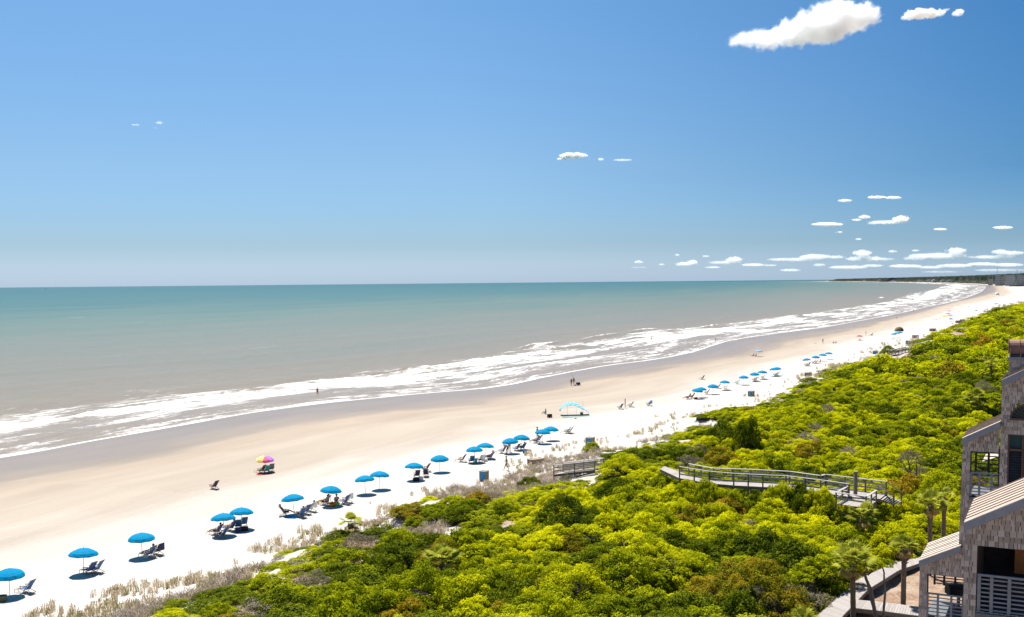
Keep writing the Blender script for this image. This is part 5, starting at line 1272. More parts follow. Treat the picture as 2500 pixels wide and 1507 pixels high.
# people
def skin_mesh(name, J, Eg, rad, m_, root=0, sub=1):
    me = bpy.data.meshes.new(name); me.from_pydata([tuple(v) for v in J], Eg, []); o = bpy.data.objects.new('t', me); link(o)
    md = o.modifiers.new('s', 'SKIN'); md.use_smooth_shade = True
    if sub: sb = o.modifiers.new('u', 'SUBSURF'); sb.levels = sub
    for i, v in enumerate(me.skin_vertices[0].data):
        r_ = rad[i]; v.radius = r_ if isinstance(r_, tuple) else (r_, r_); v.use_root = (i == root)
    bpy.context.view_layer.update()
    out = bpy.data.meshes.new_from_object(o.evaluated_get(bpy.context.evaluated_depsgraph_get())); bpy.data.objects.remove(o)
    out.materials.clear(); out.materials.append(m_); out.name = name; return out
def pose(kind):
    P = {}
    if kind in ('stand', 'walk', 'bend'):
        P['pel'] = (0, 0, .93); P['wst'] = (0, 0, 1.08); P['chs'] = (0, .01, 1.30); P['nek'] = (0, .01, 1.47); P['hd'] = (0, .03, 1.58); P['top'] = (0, .02, 1.69)
        for s, n in ((-1, 'L'), (1, 'R')):
            P['sh' + n] = (.17 * s, 0, 1.40); P['el' + n] = (.23 * s, -.03, 1.13); P['wr' + n] = (.24 * s, .08, .90); P['ha' + n] = (.24 * s, .11, .80)
            P['hp' + n] = (.09 * s, 0, .88); P['kn' + n] = (.10 * s, .03, .48); P['an' + n] = (.10 * s, 0, .08); P['to' + n] = (.11 * s, .15, .03)
    if kind == 'walk':
        P['knL'] = (-.10, .20, .50); P['anL'] = (-.10, .32, .09); P['toL'] = (-.10, .47, .06); P['knR'] = (.1, -.04, .48); P['anR'] = (.1, -.32, .13); P['toR'] = (.1, -.22, .02)
        P['elL'] = (-.25, -.14, 1.15); P['wrL'] = (-.23, -.12, .92); P['haL'] = (-.22, -.10, .83); P['elR'] = (.25, .08, 1.14); P['wrR'] = (.22, .28, 1.0); P['haR'] = (.2, .36, .97)
    if kind == 'bend':
        P['pel'] = (0, -.18, .86); P['wst'] = (0, -.05, .98); P['chs'] = (0, .16, 1.08); P['nek'] = (0, .34, 1.14); P['hd'] = (0, .45, 1.13); P['top'] = (0, .55, 1.10)
        for s, n in ((-1, 'L'), (1, 'R')):
            P['sh' + n] = (.17 * s, .28, 1.10); P['el' + n] = (.2 * s, .36, .84); P['wr' + n] = (.16 * s, .48, .62); P['ha' + n] = (.14 * s, .52, .53)
            P['hp' + n] = (.09 * s, -.16, .82); P['kn' + n] = (.12 * s, .06, .48)
    if kind in ('recline', 'sit'):
        if kind == 'recline':
            P['pel'] = (0, -.08, .40); P['wst'] = (0, -.20, .52); P['chs'] = (0, -.33, .74); P['nek'] = (0, -.42, .92); P['hd'] = (0, -.44, 1.04); P['top'] = (0, -.46, 1.15); sy, sz, kn, an, to = -.36, .85, (.46, .50), (.86, .26), (.98, .34)
        else:
            P['pel'] = (0, 0, .13); P['wst'] = (0, -.06, .27); P['chs'] = (0, -.07, .50); P['nek'] = (0, -.03, .66); P['hd'] = (0, .01, .77); P['top'] = (0, .01, .88); sy, sz, kn, an, to = -.04, .60, (.42, .42), (.62, .09), (.76, .04)
        for s, n in ((-1, 'L'), (1, 'R')):
            P['sh' + n] = (.17 * s, sy, sz); P['el' + n] = (.27 * s, sy + .06, sz - .24); P['wr' + n] = (.24 * s, sy + .32, sz - .25); P['ha' + n] = (.2 * s, sy + .42, sz - .24)
            P['hp' + n] = (.1 * s, P['pel'][1] + .05, P['pel'][2] - .01); P['kn' + n] = (.13 * s, *kn); P['an' + n] = (.13 * s, *an); P['to' + n] = (.13 * s, *to)
    return P
RADB = {'pel': (.14, .10), 'wst': (.125, .09), 'chs': (.155, .105), 'nek': .05, 'hd': (.078, .092), 'top': (.066, .075), 'sh': .062, 'el': .042, 'wr': .030, 'ha': .036, 'hp': .088, 'kn': .056, 'an': .038, 'to': .036}
def rad_of(n, k=1.0):
    r_ = RADB.get(n) or RADB[n[:2]]; return tuple(x * k for x in r_) if isinstance(r_, tuple) else r_ * k
BE = [('pel', 'wst'), ('wst', 'chs'), ('chs', 'nek'), ('nek', 'hd'), ('hd', 'top')] + [e for n in 'LR' for e in (('chs', 'sh' + n), ('sh' + n, 'el' + n), ('el' + n, 'wr' + n), ('wr' + n, 'ha' + n), ('pel', 'hp' + n), ('hp' + n, 'kn' + n), ('kn' + n, 'an' + n), ('an' + n, 'to' + n))]
POSE = {}
def get_pose(kind):
    if kind in POSE: return POSE[kind]
    P = pose(kind); names = list(P); J = [P[n] for n in names]; E_ = [(names.index(a), names.index(b)) for a, b in BE]; rad = [rad_of(n) for n in names]
    # hands: five fingers as short chains rooted in the palm
    for n, s in (('L', -1), ('R', 1)):
        h = Vector(P['ha' + n]); wv = (h - Vector(P['wr' + n])).normalized(); side = Vector((1, 0, 0)) if abs(wv.x) < .8 else Vector((0, 1, 0)); sv = wv.cross(side).cross(wv).normalized()
        for k, ln in enumerate((.070, .082, .076, .060)):
            o = h + sv * (-.024 + .016 * k); i0 = len(J); J.append(tuple(o + wv * .03)); J.append(tuple(o + wv * (.03 + ln))); rad += [.010, .007]; E_ += [(names.index('ha' + n), i0), (i0, i0 + 1)]
        i0 = len(J); J.append(tuple(h - sv * .04)); J.append(tuple(h - sv * .06 + wv * .04)); rad += [.012, .009]; E_ += [(names.index('ha' + n), i0), (i0, i0 + 1)]
    body = skin_mesh('body', J, E_, rad, SKIN, 0)
    def part(nm, ns, es, k, cut=None):
        Q_ = {n: P[n] for n in ns}
        if cut:
            for (a, b, u) in cut: Q_[b] = tuple(Vector(P[a]).lerp(Vector(P[b]), u))
        return skin_mesh(nm, [Q_[n] for n in ns], [(ns.index(a), ns.index(b)) for a, b in es], [rad_of(n, k) for n in ns], SKIN, 0)
    shirt = part('shirt', ['wst', 'pel', 'chs', 'shL', 'shR', 'elL', 'elR'], [('wst', 'pel'), ('wst', 'chs'), ('chs', 'shL'), ('chs', 'shR'), ('shL', 'elL'), ('shR', 'elR')], 1.18, [('shL', 'elL', .55), ('shR', 'elR', .55)])
    shorts = part('shorts', ['pel', 'hpL', 'hpR', 'knL', 'knR', 'wst'], [('pel', 'hpL'), ('pel', 'hpR'), ('hpL', 'knL'), ('hpR', 'knR'), ('pel', 'wst')], 1.2, [('hpL', 'knL', .75), ('hpR', 'knR', .75), ('pel', 'wst', .5)])
    hd = Vector(P['hd']); tp = Vector(P['top']); ax = (tp - hd).normalized(); bm = bmesh.new()
    q = Vector((0, 0, 1)).rotation_difference(ax)
    bmesh.ops.create_icosphere(bm, subdivisions=2, radius=1, matrix=Matrix.Translation(hd + ax * .05 - Vector((0, .022, 0))) @ q.to_matrix().to_4x4() @ Matrix.Diagonal((.092, .105, .105, 1)))
    bmesh.ops.delete(bm, geom=[v for v in bm.verts if (v.co - hd).dot(ax) < -.03 or ((v.co - hd).y > .065 and (v.co - hd).dot(ax) < .07)], context='VERTS')
    hair = bpy.data.meshes.new('hair'); bm.to_mesh(hair); bm.free(); hair.polygons.foreach_set('use_smooth', [True] * len(hair.polygons))
    fc = MB(); up = ax; fw = Vector((0, 1, 0)); fw = (fw - up * fw.dot(up)).normalized()
    c = hd + up * .02; fc.tube([c + fw * .085 + up * .02, c + fw * .108 - up * .012, c + fw * .088 - up * .02], [.008, .013, .008], 5)
    face = fc
    eyes = MB()
    for s in (-1, 1): eyes.box(c + fw * .091 + up * .028 + Vector((.03 * s, 0, 0)), (.018, .008, .010))
    eyes.box(c + fw * .092 - up * .045, (.04, .006, .008))
    ears = fc
    for s in (-1, 1): ears.tube([c + Vector((.078 * s, 0, 0)) + up * .02, c + Vector((.092 * s, -.01, 0))], [.018, .012], 5)
    POSE[kind] = (body, shirt, shorts, hair, fc.mesh('nose_and_ears', SKIN), eyes.mesh('face_features', HAIR), P)
    return POSE[kind]
_ms = {}
def recol(me, m_):
    k = (me.name, m_.name)
    if k not in _ms: c = me.copy(); c.materials[0] = m_ if len(c.materials) else m_; _ms[k] = c
    return _ms[k]
def person(px, py, kind, rz, shirt, shorts, label, hat=None, scale=1.0, group='people on the beach', loc=None):
    body, sh, st, hr, nz, ey, P = get_pose(kind); p = loc or on_ground(px, py); t = empty('person', p, R(rz), label, 'person', group); t.scale = (scale,) * 3
    b = place('body', body, parent=t); place('nose_and_ears', nz, parent=b); place('face_features', ey, parent=b)
    if shirt: place('shirt', recol(sh, CL[shirt]), parent=t)
    if shorts: place('shorts', recol(st, CL[shorts]), parent=t)
    hm = hr.copy() if False else hr
    if not len(hm.materials): hm.materials.append(HAIR)
    place('hair', hm, parent=t)
    if hat:
        hd = Vector(P['top']); MB().tube([hd + Vector((0, 0, -.03)), hd + Vector((0, 0, -.02)), hd + Vector((0, 0, -.01)), hd + Vector((0, 0, .07))], [.17, .18, .10, .075], 12).build('hat', CL[hat], t, True)
    return t

GB = 'blue rental umbrellas in a row on the sand'
U = [  # px, py of the pole foot, label
    (24, 1455, 'blue beach umbrella cut by the left edge of the photo, beside one chair'), (203, 1401, 'blue beach umbrella over two empty chairs, second from the left edge'),
    (347, 1360, 'blue beach umbrella over a reclining reader and a towel draped chair'), (547, 1308, 'left umbrella of the overlapping blue pair over many lounge chairs'),
    (589, 1293, 'right umbrella of the overlapping blue pair over many lounge chairs'), (718.6, 1256.5, 'blue umbrella between facing chairs with a cyan towel at its foot'),
    (806, 1235, 'blue umbrella over people with an orange towel'), (892.9, 1206.8, 'left umbrella of a blue pair with nobody underneath'), (925.4, 1195.7, 'right umbrella of a blue pair with nobody underneath'),
    (1010, 1173, 'blue umbrella beside chairs with a black bag and white cooler'), (1074, 1152.3, 'single blue umbrella standing alone over its own oval shadow'),
    (1159, 1129.6, 'blue umbrella over low blue chairs and a teal bag'), (1184, 1120, 'blue umbrella behind it sheltering a person in red'), (1247, 1107, 'blue umbrella over a crouching person'),
    (1272, 1098, 'blue umbrella over two chairs right of the crouching person'), (1324, 1083.5, 'blue umbrella beside reclining people, front of its pair'), (1344, 1076, 'blue umbrella at the back of its pair over bare sand'),
    (1700.7, 974, 'left umbrella of the merged blue pair with sunbathers at its foot'), (1712, 971, 'right umbrella of the merged blue pair with sunbathers at its foot'),
    (1740, 963, 'blue umbrella with a chair on each side in the middle distance'), (1769, 953, 'blue umbrella over one low reclined chair in the middle distance'), (1815.5, 940, 'blue umbrella with an empty chair to its left in the middle distance'),
    (1842.5, 931.6, 'blue umbrella over a pair of upright empty chairs'), (1861, 926.4, 'blue umbrella over one empty chair, next to the upright pair'), (1890, 919, 'left umbrella of the tight far blue pair over two chairs'),
    (1896.7, 917.5, 'right umbrella of the tight far blue pair over two chairs'), (1970.4, 893.7, 'first umbrella of the far string of four, over seated people'), (1991, 887, 'second umbrella of the far string of four'),
    (2007.7, 881.6, 'third umbrella of the far string of four, smallest looking'), (2022.7, 877.5, 'last umbrella of the far string of four, over bare sand'), (2181, 827, 'first of three touching blue umbrellas beyond the dune bend'),
    (2190, 824, 'middle of three touching blue umbrellas beyond the dune bend'), (2197.5, 822.6, 'last of three touching blue umbrellas beyond the dune bend'), (2321, 786.5, 'tiny blue umbrella below the colourful umbrella cluster'),
    (2384, 764.7, 'tiny blue umbrella on the far beach past the colourful cluster'), (2434, 746.5, 'farthest blue umbrella near the end of the scrub'), (2429, 747.5, 'blue canopy touching the farthest blue umbrella')]
for x, y, l in U: umbrella(x, y, 'blue', l, GB)
umbrella(647, 1153, 'rainbow', 'rainbow striped umbrella on the damp sand near the water', 'coloured umbrellas')
umbrella(2098, 831.5, 'red', 'orange red umbrella alone on the far beach', 'coloured umbrellas')
umbrella(1852, 871, 'lightblue', 'pale blue flat umbrella on the damp sand beside two people', 'coloured umbrellas', lean=.0)
for x, y, c, l in ((2316, 767, 'pink', 'pink umbrella at the back of the far colourful cluster'), (2314, 775, 'purple', 'violet blue umbrella in the middle of the far colourful cluster'),
                   (2319, 780, 'orange', 'orange umbrella at the front of the far colourful cluster'), (2306, 781, 'yellow', 'yellow umbrella at the left of the far colourful cluster')):
    umbrella(x, y, c, l, 'coloured umbrellas', 1.25)
GC = 'lounge chairs along the umbrella row'
C = [  # px, py, colour, rz, foot, label
    (66, 1447, 'blue', 72, True, 'blue beach chair right of the leftmost umbrella'), (219, 1401, 'blue', 66, True, 'front blue chair of the pair under the second umbrella'), (235, 1398, 'blue', 74, False, 'rear blue chair of the pair under the second umbrella'),
    (365, 1360, 'blue', 66, True, 'blue chair carrying the reclining reader'), (383, 1354, 'navy', 66, False, 'navy chair behind the reclining reader'),
    (529, 1306, 'blue', 68, True, 'leftmost wooden lounger under the overlapping pair'), (543, 1312, 'blue', 66, True, 'nearest blue lounger under the overlapping pair'), (563, 1296, 'blue', 64, True, 'middle lounger carrying a person under the overlapping pair'),
    (582, 1292, 'blue', 20, False, 'blue chair seen from behind under the right of the pair'), (595, 1286, 'blue', 30, False, 'rearmost blue chair under the right of the pair'),
    (696, 1259, 'blue', -75, False, 'blue chair facing right toward the umbrella pole'), (735, 1263, 'blue', 42, False, 'blue chair seen from behind right of the cyan towel'), (746, 1255, 'blue', 48, False, 'second chair from behind right of the cyan towel'), (758, 1249, 'white', 68, True, 'chair with the striped towel wrapped sunbather'),
    (841, 1231, 'blue', 62, True, 'blue chair at the right of the orange towel group'), (847, 1227, 'white', 66, False, 'chair with a pale towel right of the orange towel group'), (793, 1233, 'grey', 70, True, 'grey chair in the shade of the orange towel group'),
    (1018, 1167, 'navy', 18, False, 'navy chair seen from behind beside the white cooler'), (1040, 1164, 'navy', 5, True, 'navy chair with footrest seen from behind'), (1039, 1151, 'navy', 62, False, 'high backed dark chair behind the navy pair'),
    (1127, 1128, 'navy', 66, True, 'lone dark chair left of the low blue chairs'), (1151, 1131, 'blue', 20, False, 'low blue chair left of the teal bag'), (1174, 1129, 'blue', 30, False, 'low blue chair with a white towel right of the teal bag'), (1196, 1122, 'blue', 62, True, 'blue chair carrying the person in red'),
    (1226, 1107, 'blue', 60, True, 'blue chair left of the crouching person'), (1260, 1101, 'blue', 55, False, 'blue chair right of the crouching person'), (1275, 1099, 'blue', 48, False, 'tall backed blue chair at the right end of that group'),
    (1308, 1082, 'blue', 66, True, 'front lounger carrying a sunbather below the hatted person'), (1314, 1079, 'blue', 66, False, 'rear chair below the hatted person'),
    (1384, 1059, 'blue', 70, True, 'left chair of an empty pair standing in full sun'), (1390, 1058, 'navy', 70, False, 'right chair of an empty pair standing in full sun'),
    (522, 1194, 'navy', 62, False, 'lone dark chair on the damp sand left of the rainbow umbrella'), (638, 1155, 'grey', 60, True, 'grey chair under the rainbow umbrella'), (651, 1155, 'teal', 30, False, 'teal chair under the rainbow umbrella'), (661, 1151, 'navy', 30, False, 'tall navy chair under the rainbow umbrella'),
    (1514, 999, 'grey', 40, False, 'grey chair loaded with bags left of the standing person'), (1539, 994, 'grey', 66, True, 'low dark chair right of the standing person'), (1584, 991, 'lightblue' if False else 'blue', 40, False, 'blue chair with draped towel alone on the middle beach'),
    (1679, 975, 'navy', 68, True, 'lounger with a sunbather left of the merged pair'), (1689, 973, 'blue', 60, True, 'second chair beside the sunbather left of the merged pair'), (1714, 927, 'grey', 50, True, 'lone grey chair on the upper beach above the umbrellas'),
    (1725, 963, 'navy', 60, False, 'dark chair between the merged pair and the next umbrella'), (1752, 949, 'navy', 62, False, 'dark chair partly behind the third mid distance umbrella'), (1771, 951, 'white', 75, True, 'low reclined pale chair under an umbrella'),
    (1799, 938, 'grey', 66, True, 'empty grey chair standing left of a mid distance umbrella'), (1841, 931, 'grey', 66, True, 'left of the upright empty pair'), (1845, 930, 'grey', 66, False, 'right of the upright empty pair'), (1862, 925, 'grey', 66, True, 'empty chair beside the upright pair'),
    (1892, 919, 'olive' if False else 'black', 60, False, 'black chair under the tight far pair, left'), (1897, 918, 'black', 60, False, 'black chair under the tight far pair, right'), (1967, 894, 'grey', 66, True, 'far chair under the first of four umbrellas'), (1973, 894, 'navy', 40, False, 'far dark chair under the first of four umbrellas'),
    (1985, 888, 'navy', 60, False, 'far chair left under the second of four'), (1992, 887, 'navy', 60, True, 'far chair right under the second of four'), (2099, 832, 'black', 60, True, 'black chair under the orange red umbrella'), (2128, 820, 'navy', 62, True, 'dark chair with a seated person on the far beach'),
    (2179, 829, 'white', 60, False, 'pale chair under the three touching umbrellas'), (2280, 781, 'black', 60, False, 'first tiny dark chair left of the colourful cluster'), (2286, 782, 'grey', 60, False, 'second tiny chair left of the colourful cluster'), (2294, 780, 'grey', 60, False, 'third tiny chair left of the colourful cluster'), (2343, 762.5, 'grey', 62, False, 'tiny lone chair right of the colourful cluster'),
    (2322, 788, 'navy', 60, True, 'tiny chair under the blue umbrella below the cluster'), (2188, 778, 'grey', 62, False, 'tiny chair on the damp sand far along the beach'), (2462, 712, 'grey', 62, False, 'tiny chair in the farthest row at the right edge'), (2454, 714.5, 'navy', 62, False, 'tiny dark chair in the farthest row')]
for x, y, c, rz, ft, l in C:
    chair(x, y, c, rz + random.uniform(-4, 4), l if len(l.split()) > 5 else l + ' on the sand', GC, ft, {383: 'navy', 758: 'white', 847: 'white', 1174: 'white', 1584: 'lightblue', 661: 'grey'}.get(x))
PP = [  # px, py, pose, rz, shirt, shorts, label, hat
    (365, 1360, 'recline', 66, 'navy', 'white', 'person in dark top reclining with a book under the third umbrella', None), (563, 1296, 'recline', 64, 'pink', 'navy', 'person lying back in the middle lounger of the overlapping pair', None), (529, 1306, 'recline', 68, 'white', 'black', 'person stretched out in the leftmost lounger of the pair', None),
    (696, 1259, 'recline', -75, 'navy', 'black', 'person sitting in the chair that faces right', None), (735, 1263, 'recline', 42, 'purple', 'navy', 'person seen from behind beside the cyan towel', None), (758, 1249, 'recline', 68, 'teal', 'white', 'person in teal reclining in the striped chair', None),
    (800, 1229, 'sit', 60, 'navy', 'black', 'dark clothed person sitting under the orange towel umbrella, left', None), (822, 1228, 'sit', 20, 'navy', 'navy', 'dark clothed person sitting under the same umbrella, taller one', 'navy'), (793, 1233, 'recline', 70, 'grey', 'black', 'person lying in the shade with legs toward the sea', None),
    (1196, 1122, 'recline', 62, 'red', 'red', 'person in red reclining in a blue chair', 'black'), (1238, 1108, 'bend', 60, None, 'black', 'shirtless person bending over between two blue chairs', None), (1243, 1103, 'stand', 20, 'pink', 'grey', 'person standing behind the bending one under the umbrella', None), (1275, 1099, 'recline', 48, 'navy', 'navy', 'person seated in the tall backed blue chair', None),
    (1236.5, 1148.4, 'walk', 95, 'grey', 'olive', 'person in grey walking along the dune with a dark board on the back', 'grey'), (1308, 1082, 'recline', 66, None, 'blue', 'sunbather in trunks in the front lounger', None), (1312, 1072, 'stand', 60, 'black', 'navy', 'person in a dark hat standing behind the umbrella', 'black'),
    (1395, 942, 'stand', 30, 'black', 'black', 'angler in a white hat and black clothes at the wet sand', 'white'), (1401, 940, 'stand', -20, 'red', 'teal', 'angler in a red shirt holding the fishing rod', None), (1526.4, 997, 'stand', 80, 'pink', 'pink', 'person in pale pink standing between two grey chairs', None),
    (1679, 975, 'recline', 68, None, 'navy', 'sunbather lying left of the merged umbrella pair', None), (1689, 973, 'recline', 60, 'lightblue', 'black', 'person with dark hair sitting up beside the sunbather', None), (1332, 1011, 'sit', 60, 'teal', 'teal', 'person in teal sitting beside the black beach cart', None),
    (775, 963, 'stand', 10, 'red', 'navy', 'wader in a red shirt standing in the white foam', None), (1747.3, 835, 'walk', 100, 'red', 'navy', 'walker in dark shorts at the edge of the far surf', None), (1590, 832, 'stand', 0, 'grey', 'navy', 'wader standing in the mid distance surf', None),
    (1838, 872, 'recline', 40, 'navy', 'navy', 'dark clothed person seated left of the pale blue umbrella', None), (1846, 871, 'sit', 40, 'grey', 'grey', 'second person seated beside the pale blue umbrella', None), (2003, 885.5, 'sit', 40, 'pink', 'white', 'person in pink under a white cover by the four umbrellas', None),
    (2009, 838.4, 'stand', 30, 'black', 'black', 'dark clothed person standing left of the pink pair', None), (2035, 839, 'sit', 60, 'pink', 'pink', 'person in pink sitting on the far sand, left of two', None), (2041, 838.5, 'sit', 40, 'pink', 'red', 'person in pink sitting on the far sand, right of two', None),
    (2114, 819, 'stand', 60, 'olive', 'black', 'slim person standing near the far dark chair', None), (2128, 820, 'recline', 62, 'navy', 'navy', 'person seated in the far dark chair', None), (2140.6, 745.5, 'stand', 0, 'red', 'red', 'swimmer in red standing out in the far waves', None), (2230, 761, 'stand', 0, 'black', 'navy', 'wader at the far wet edge of the bay', None),
    (2370, 746, 'stand', 60, 'pink', 'grey', 'tiny walker on the far damp sand', None), (2364.5, 750, 'sit', 60, 'black', 'black', 'tiny dark figure crouching near the far walker', None), (2428, 696.5, 'stand', 0, 'grey', 'grey', 'tiny figure standing at the far end of the bay', None)]
for x, y, k, rz, a, b, l, h in PP:
    water = shore_sd([on_z(x, y, .1).xy])[1][0] > .5
    loc = None
    if water: loc = on_z(x, y, -.05); loc.z = -.25
    person(x, y, k, rz, a, b, l, h, loc=loc, scale=1.0)
# fishing rod, wagon, bucket
p = on_ground(1400, 941); MB().tube([(0, 0, .9), (-.25, .2, 2.2), (-.6, .4, 3.6)], [.02, .014, .006], 5).build('fishing_rod', CL['black'], None, label='long thin fishing rod held up by the angler in red', cat='fishing rod').location = p
def cart(px, py, body, label, s=1.0, hz=.45):
    p = on_ground(px, py); t = empty('beach_wagon', p, R(30), label, 'wagon'); t.scale = (s,) * 3
    mb = MB(); 
    for q in ((0, -.25, .2), (0, .25, .2)): mb.box((0, q[1], .2 + hz / 2), (.85, .02, hz))
    for q in (-.42, .42): mb.box((q, 0, .2 + hz / 2), (.02, .5, hz))
    mb.box((0, 0, .21), (.85, .5, .02)).build('tub', CL[body], t)
    for x_ in (-.3, .3):
        for y_ in (-.3, .3): MB().tube([(x_, y_ - .04, .13), (x_, y_ + .04, .13)], .13, 10).build('wheel', CL['black'], t)
    MB().tube([(-.42, 0, .3), (-.7, 0, .9)], .015, 5).beam((-.7, -.12, .9), (-.7, .12, .9), .03, .03).build('handle', CL['black'], t)
cart(1411.5, 941, 'navy', 'small dark blue folding wagon beside the anglers'); cart(1342, 1020, 'black', 'black wheeled beach cart left of the cyan shade sail', .85, .5)
def boxy(px, py, size, m_, label, cat, name, rz=20, lid=True):
    p = on_ground(px, py); t = empty(name, p, R(rz), label, cat); x, y, z = size
    MB().box((0, 0, z * .42), (x, y, z * .84)).build('body', CL[m_], t); MB().box((0, 0, z * .92), (x * 1.05, y * 1.05, z * .15)).build('lid', CL['white' if m_ == 'white' else m_], t)
    MB().tube([(-x * .4, 0, z * .99), (-x * .3, 0, z * 1.2), (x * .3, 0, z * 1.2), (x * .4, 0, z * .99)], .012, 4).build('handle', CL['black'], t)
boxy(1404.5, 942, (.55, .35, .4), 'white', 'white cooler between the anglers and the wagon', 'cooler', 'cooler')
boxy(1026.5, 1173, (.6, .35, .4), 'white', 'white cooler on the sand beside the navy chairs', 'cooler', 'cooler'); boxy(1185, 1127, (.5, .35, .35), 'white', 'white cooler beside the person in red', 'cooler', 'cooler')
boxy(1016, 1175, (.7, .35, .35), 'black', 'black bag on the sand beside the white cooler', 'bag', 'beach_bag'); boxy(1161.6, 1132, (.35, .2, .65), 'teal', 'tall teal bag standing between low blue chairs', 'bag', 'beach_bag')
boxy(823, 1236, (.5, .3, .32), 'green', 'green bag on the sand beside the orange towel', 'bag', 'beach_bag'); boxy(583, 1300, (.5, .35, .45), 'navy', 'navy bag in front of the chairs seen from behind', 'bag', 'beach_bag', 10)
boxy(598, 1296, (.55, .35, .35), 'black', 'black bag at the right foot of the overlapping pair', 'bag', 'beach_bag', 30); boxy(1281, 1107, (.45, .3, .35), 'blue', 'blue bag right of the tall backed chair', 'bag', 'beach_bag'); boxy(1699, 975, (.6, .4, .35), 'red', 'dark red bag under the merged umbrella pair', 'bag', 'beach_bag')
boxy(3, 1468, (.7, .5, .4), 'olive', 'tan bag cut by the left edge of the photo', 'bag', 'beach_bag'); boxy(356, 1362, (.4, .3, .25), 'white', 'small white bag beside the reclining reader', 'bag', 'beach_bag')
def towel(px, py, w_, l_, col, rz, label, lumpy=.04, name='towel', cat='towel'):
    p = on_ground(px, py); mb = MB(); n = 8; rg = random.Random(int(px))
    for i in range(n + 1):
        for j in range(n + 1): mb.v.append(((i / n - .5) * w_, (j / n - .5) * l_, .025 + rg.uniform(0, lumpy)))
    for i in range(n):
        for j in range(n): q = i * (n + 1) + j; mb.face([q, q + 1, q + n + 2, q + n + 1])
    b = len(mb.v); mb.v += [(-w_ / 2, -l_ / 2, 0), (w_ / 2, -l_ / 2, 0), (w_ / 2, l_ / 2, 0), (-w_ / 2, l_ / 2, 0)]; mb.face([b, b + 1, b + 2, b + 3])
    o = mb.build(name, CL[col], None, label=label, cat=cat); o.location = p; o.rotation_euler = (0, 0, R(rz)); return o
towel(714, 1263, .9, 1.5, 'cyan', 50, 'bright cyan towel spread at the foot of the umbrella'); towel(812, 1236, .7, 1.0, 'orange', 30, 'orange towel heaped in front of seated people', .45); towel(778, 1228, .6, .9, 'yellow', 60, 'yellow towel lying on bare sand between two umbrellas', .12)
towel(644, 1158, 1.6, 1.0, 'red', 30, 'dark red blanket under the rainbow umbrella', .03); towel(1405, 1023, .35, .3, 'red', 30, 'small brown red bundle on the sand below the shade sail', .15); towel(1990, 839, 1, .8, 'white', 30, 'white towel on the far sand beside the dark clothed person', .3)
# shade sail
pL = on_ground(1375, 1016); pR = on_ground(1439, 1014); sv = (pR - pL); sv.z = 0; Lw = sv.length; xd = sv.normalized(); yd = Vector((-xd.y, xd.x, 0))
t = empty('shade_sail', pL, 0, 'light cyan fabric shade sail billowing like an arch over the sand', 'beach shade')
mb = MB(); nx, ny = 20, 8
for i in range(nx + 1):
    u = i / nx
    for j in range(ny + 1):
        v = j / ny; arch = 1.15 * math.sin(math.pi * min(1, u * 1.02) ** .7) + .75 - .25 * u; y_ = (v * 2.3) + .3 * math.sin(u * 5); z_ = arch * (1 - .12 * v) + .55 * math.sin(v * math.pi * .55) * math.sin(math.pi * u) + .06 * math.sin(u * 16 + v * 5)
        mb.v.append(tuple(xd * (u * (Lw + .5) - .5) + yd * (y_ + .1) + Vector((0, 0, max(z_, .25)))))
for i in range(nx):
    for j in range(ny): q = i * (ny + 1) + j; mb.face([q, q + 1, q + ny + 2, q + ny + 1], 1 if (i * 7 + j * 3) % 11 < 4 else 0)
sc_ = leaf_mat('sail_cloth', (.16, .58, .80), (.16, .58, .80), .45); sc2 = leaf_mat('sail_cloth_pale', (.60, .88, .90), (.60, .88, .90), .45)
s_ = mb.build('canopy', [sc_, sc2], t, True)
md = s_.modifiers.new('th', 'SOLIDIFY'); md.thickness = .01
for q in (.2, .55, .8): MB().tube([xd * (Lw * q) + yd * 2.2, xd * (Lw * q) + yd * 2.2 + Vector((0, 0, 2.1))], .02, 5).build('pole', POLE, t)
CL['sail_shade'] = cloth('sail_shade_teal', (.22, .36, .36))  # thin teal sheet stands in for the shade on the sand below the sail
towel(1410, 1018, 5.0, 1.0, 'sail_shade', 8, 'grey teal strip standing for the shade below the sail'); boxy(1420, 1014, (.4, .35, .5), 'olive', 'dark bag sitting on the shade strip under the sail', 'bag', 'beach_bag')
# storage crates at the dune edge
CR = mat('crate_wood', (.36, .27, .20), (.24, .18, .13), .9, 6, (1, 4, 1), .3); BLUEP = cloth('blue_board', (.04, .28, .55))
def crate(px, py, size, label, panel=True, rz=35):
    p = on_ground(px, py); t = empty('storage_crate', p, R(rz), label, 'crate', 'wooden crates along the dune edge'); x, y, z = size
    n = max(3, int(z / .16))
    for k in range(n):
        h = (k + .5) * z / n
        for s in (-1, 1):
            MB().box((0, s * y / 2, h), (x, .03, z / n - .03)).build('side_board', CR, t); MB().box((s * x / 2, 0, h), (.03, y, z / n - .03)).build('end_board', CR, t)
    for sx in (-1, 1):
        for sy in (-1, 1): MB().box((sx * (x / 2 - .05), sy * (y / 2 - .05), z / 2), (.07, .07, z + .06)).build('corner_post', POSTW, t)
    MB().box((0, 0, z * .95), (x * .96, y * .96, .04)).build('lid', CR, t)
    if panel: MB().box((-x * .5 - .05, -y * .1, z * .5), (.04, y * .7, z * .9)).build('blue_panel', BLUEP, t)
crate(1182, 1174, (.8, .8, 1.15), 'small wooden crate with bright blue panel at the dune foot', True, 62); crate(1308, 1136, (1.9, .9, .8), 'long slatted timber bin beside the beach walkover', False, 32); crate(1441, 1088, (1.1, .9, 1.15), 'tall brown crate with a grey blue panel on the dune', True, 60)
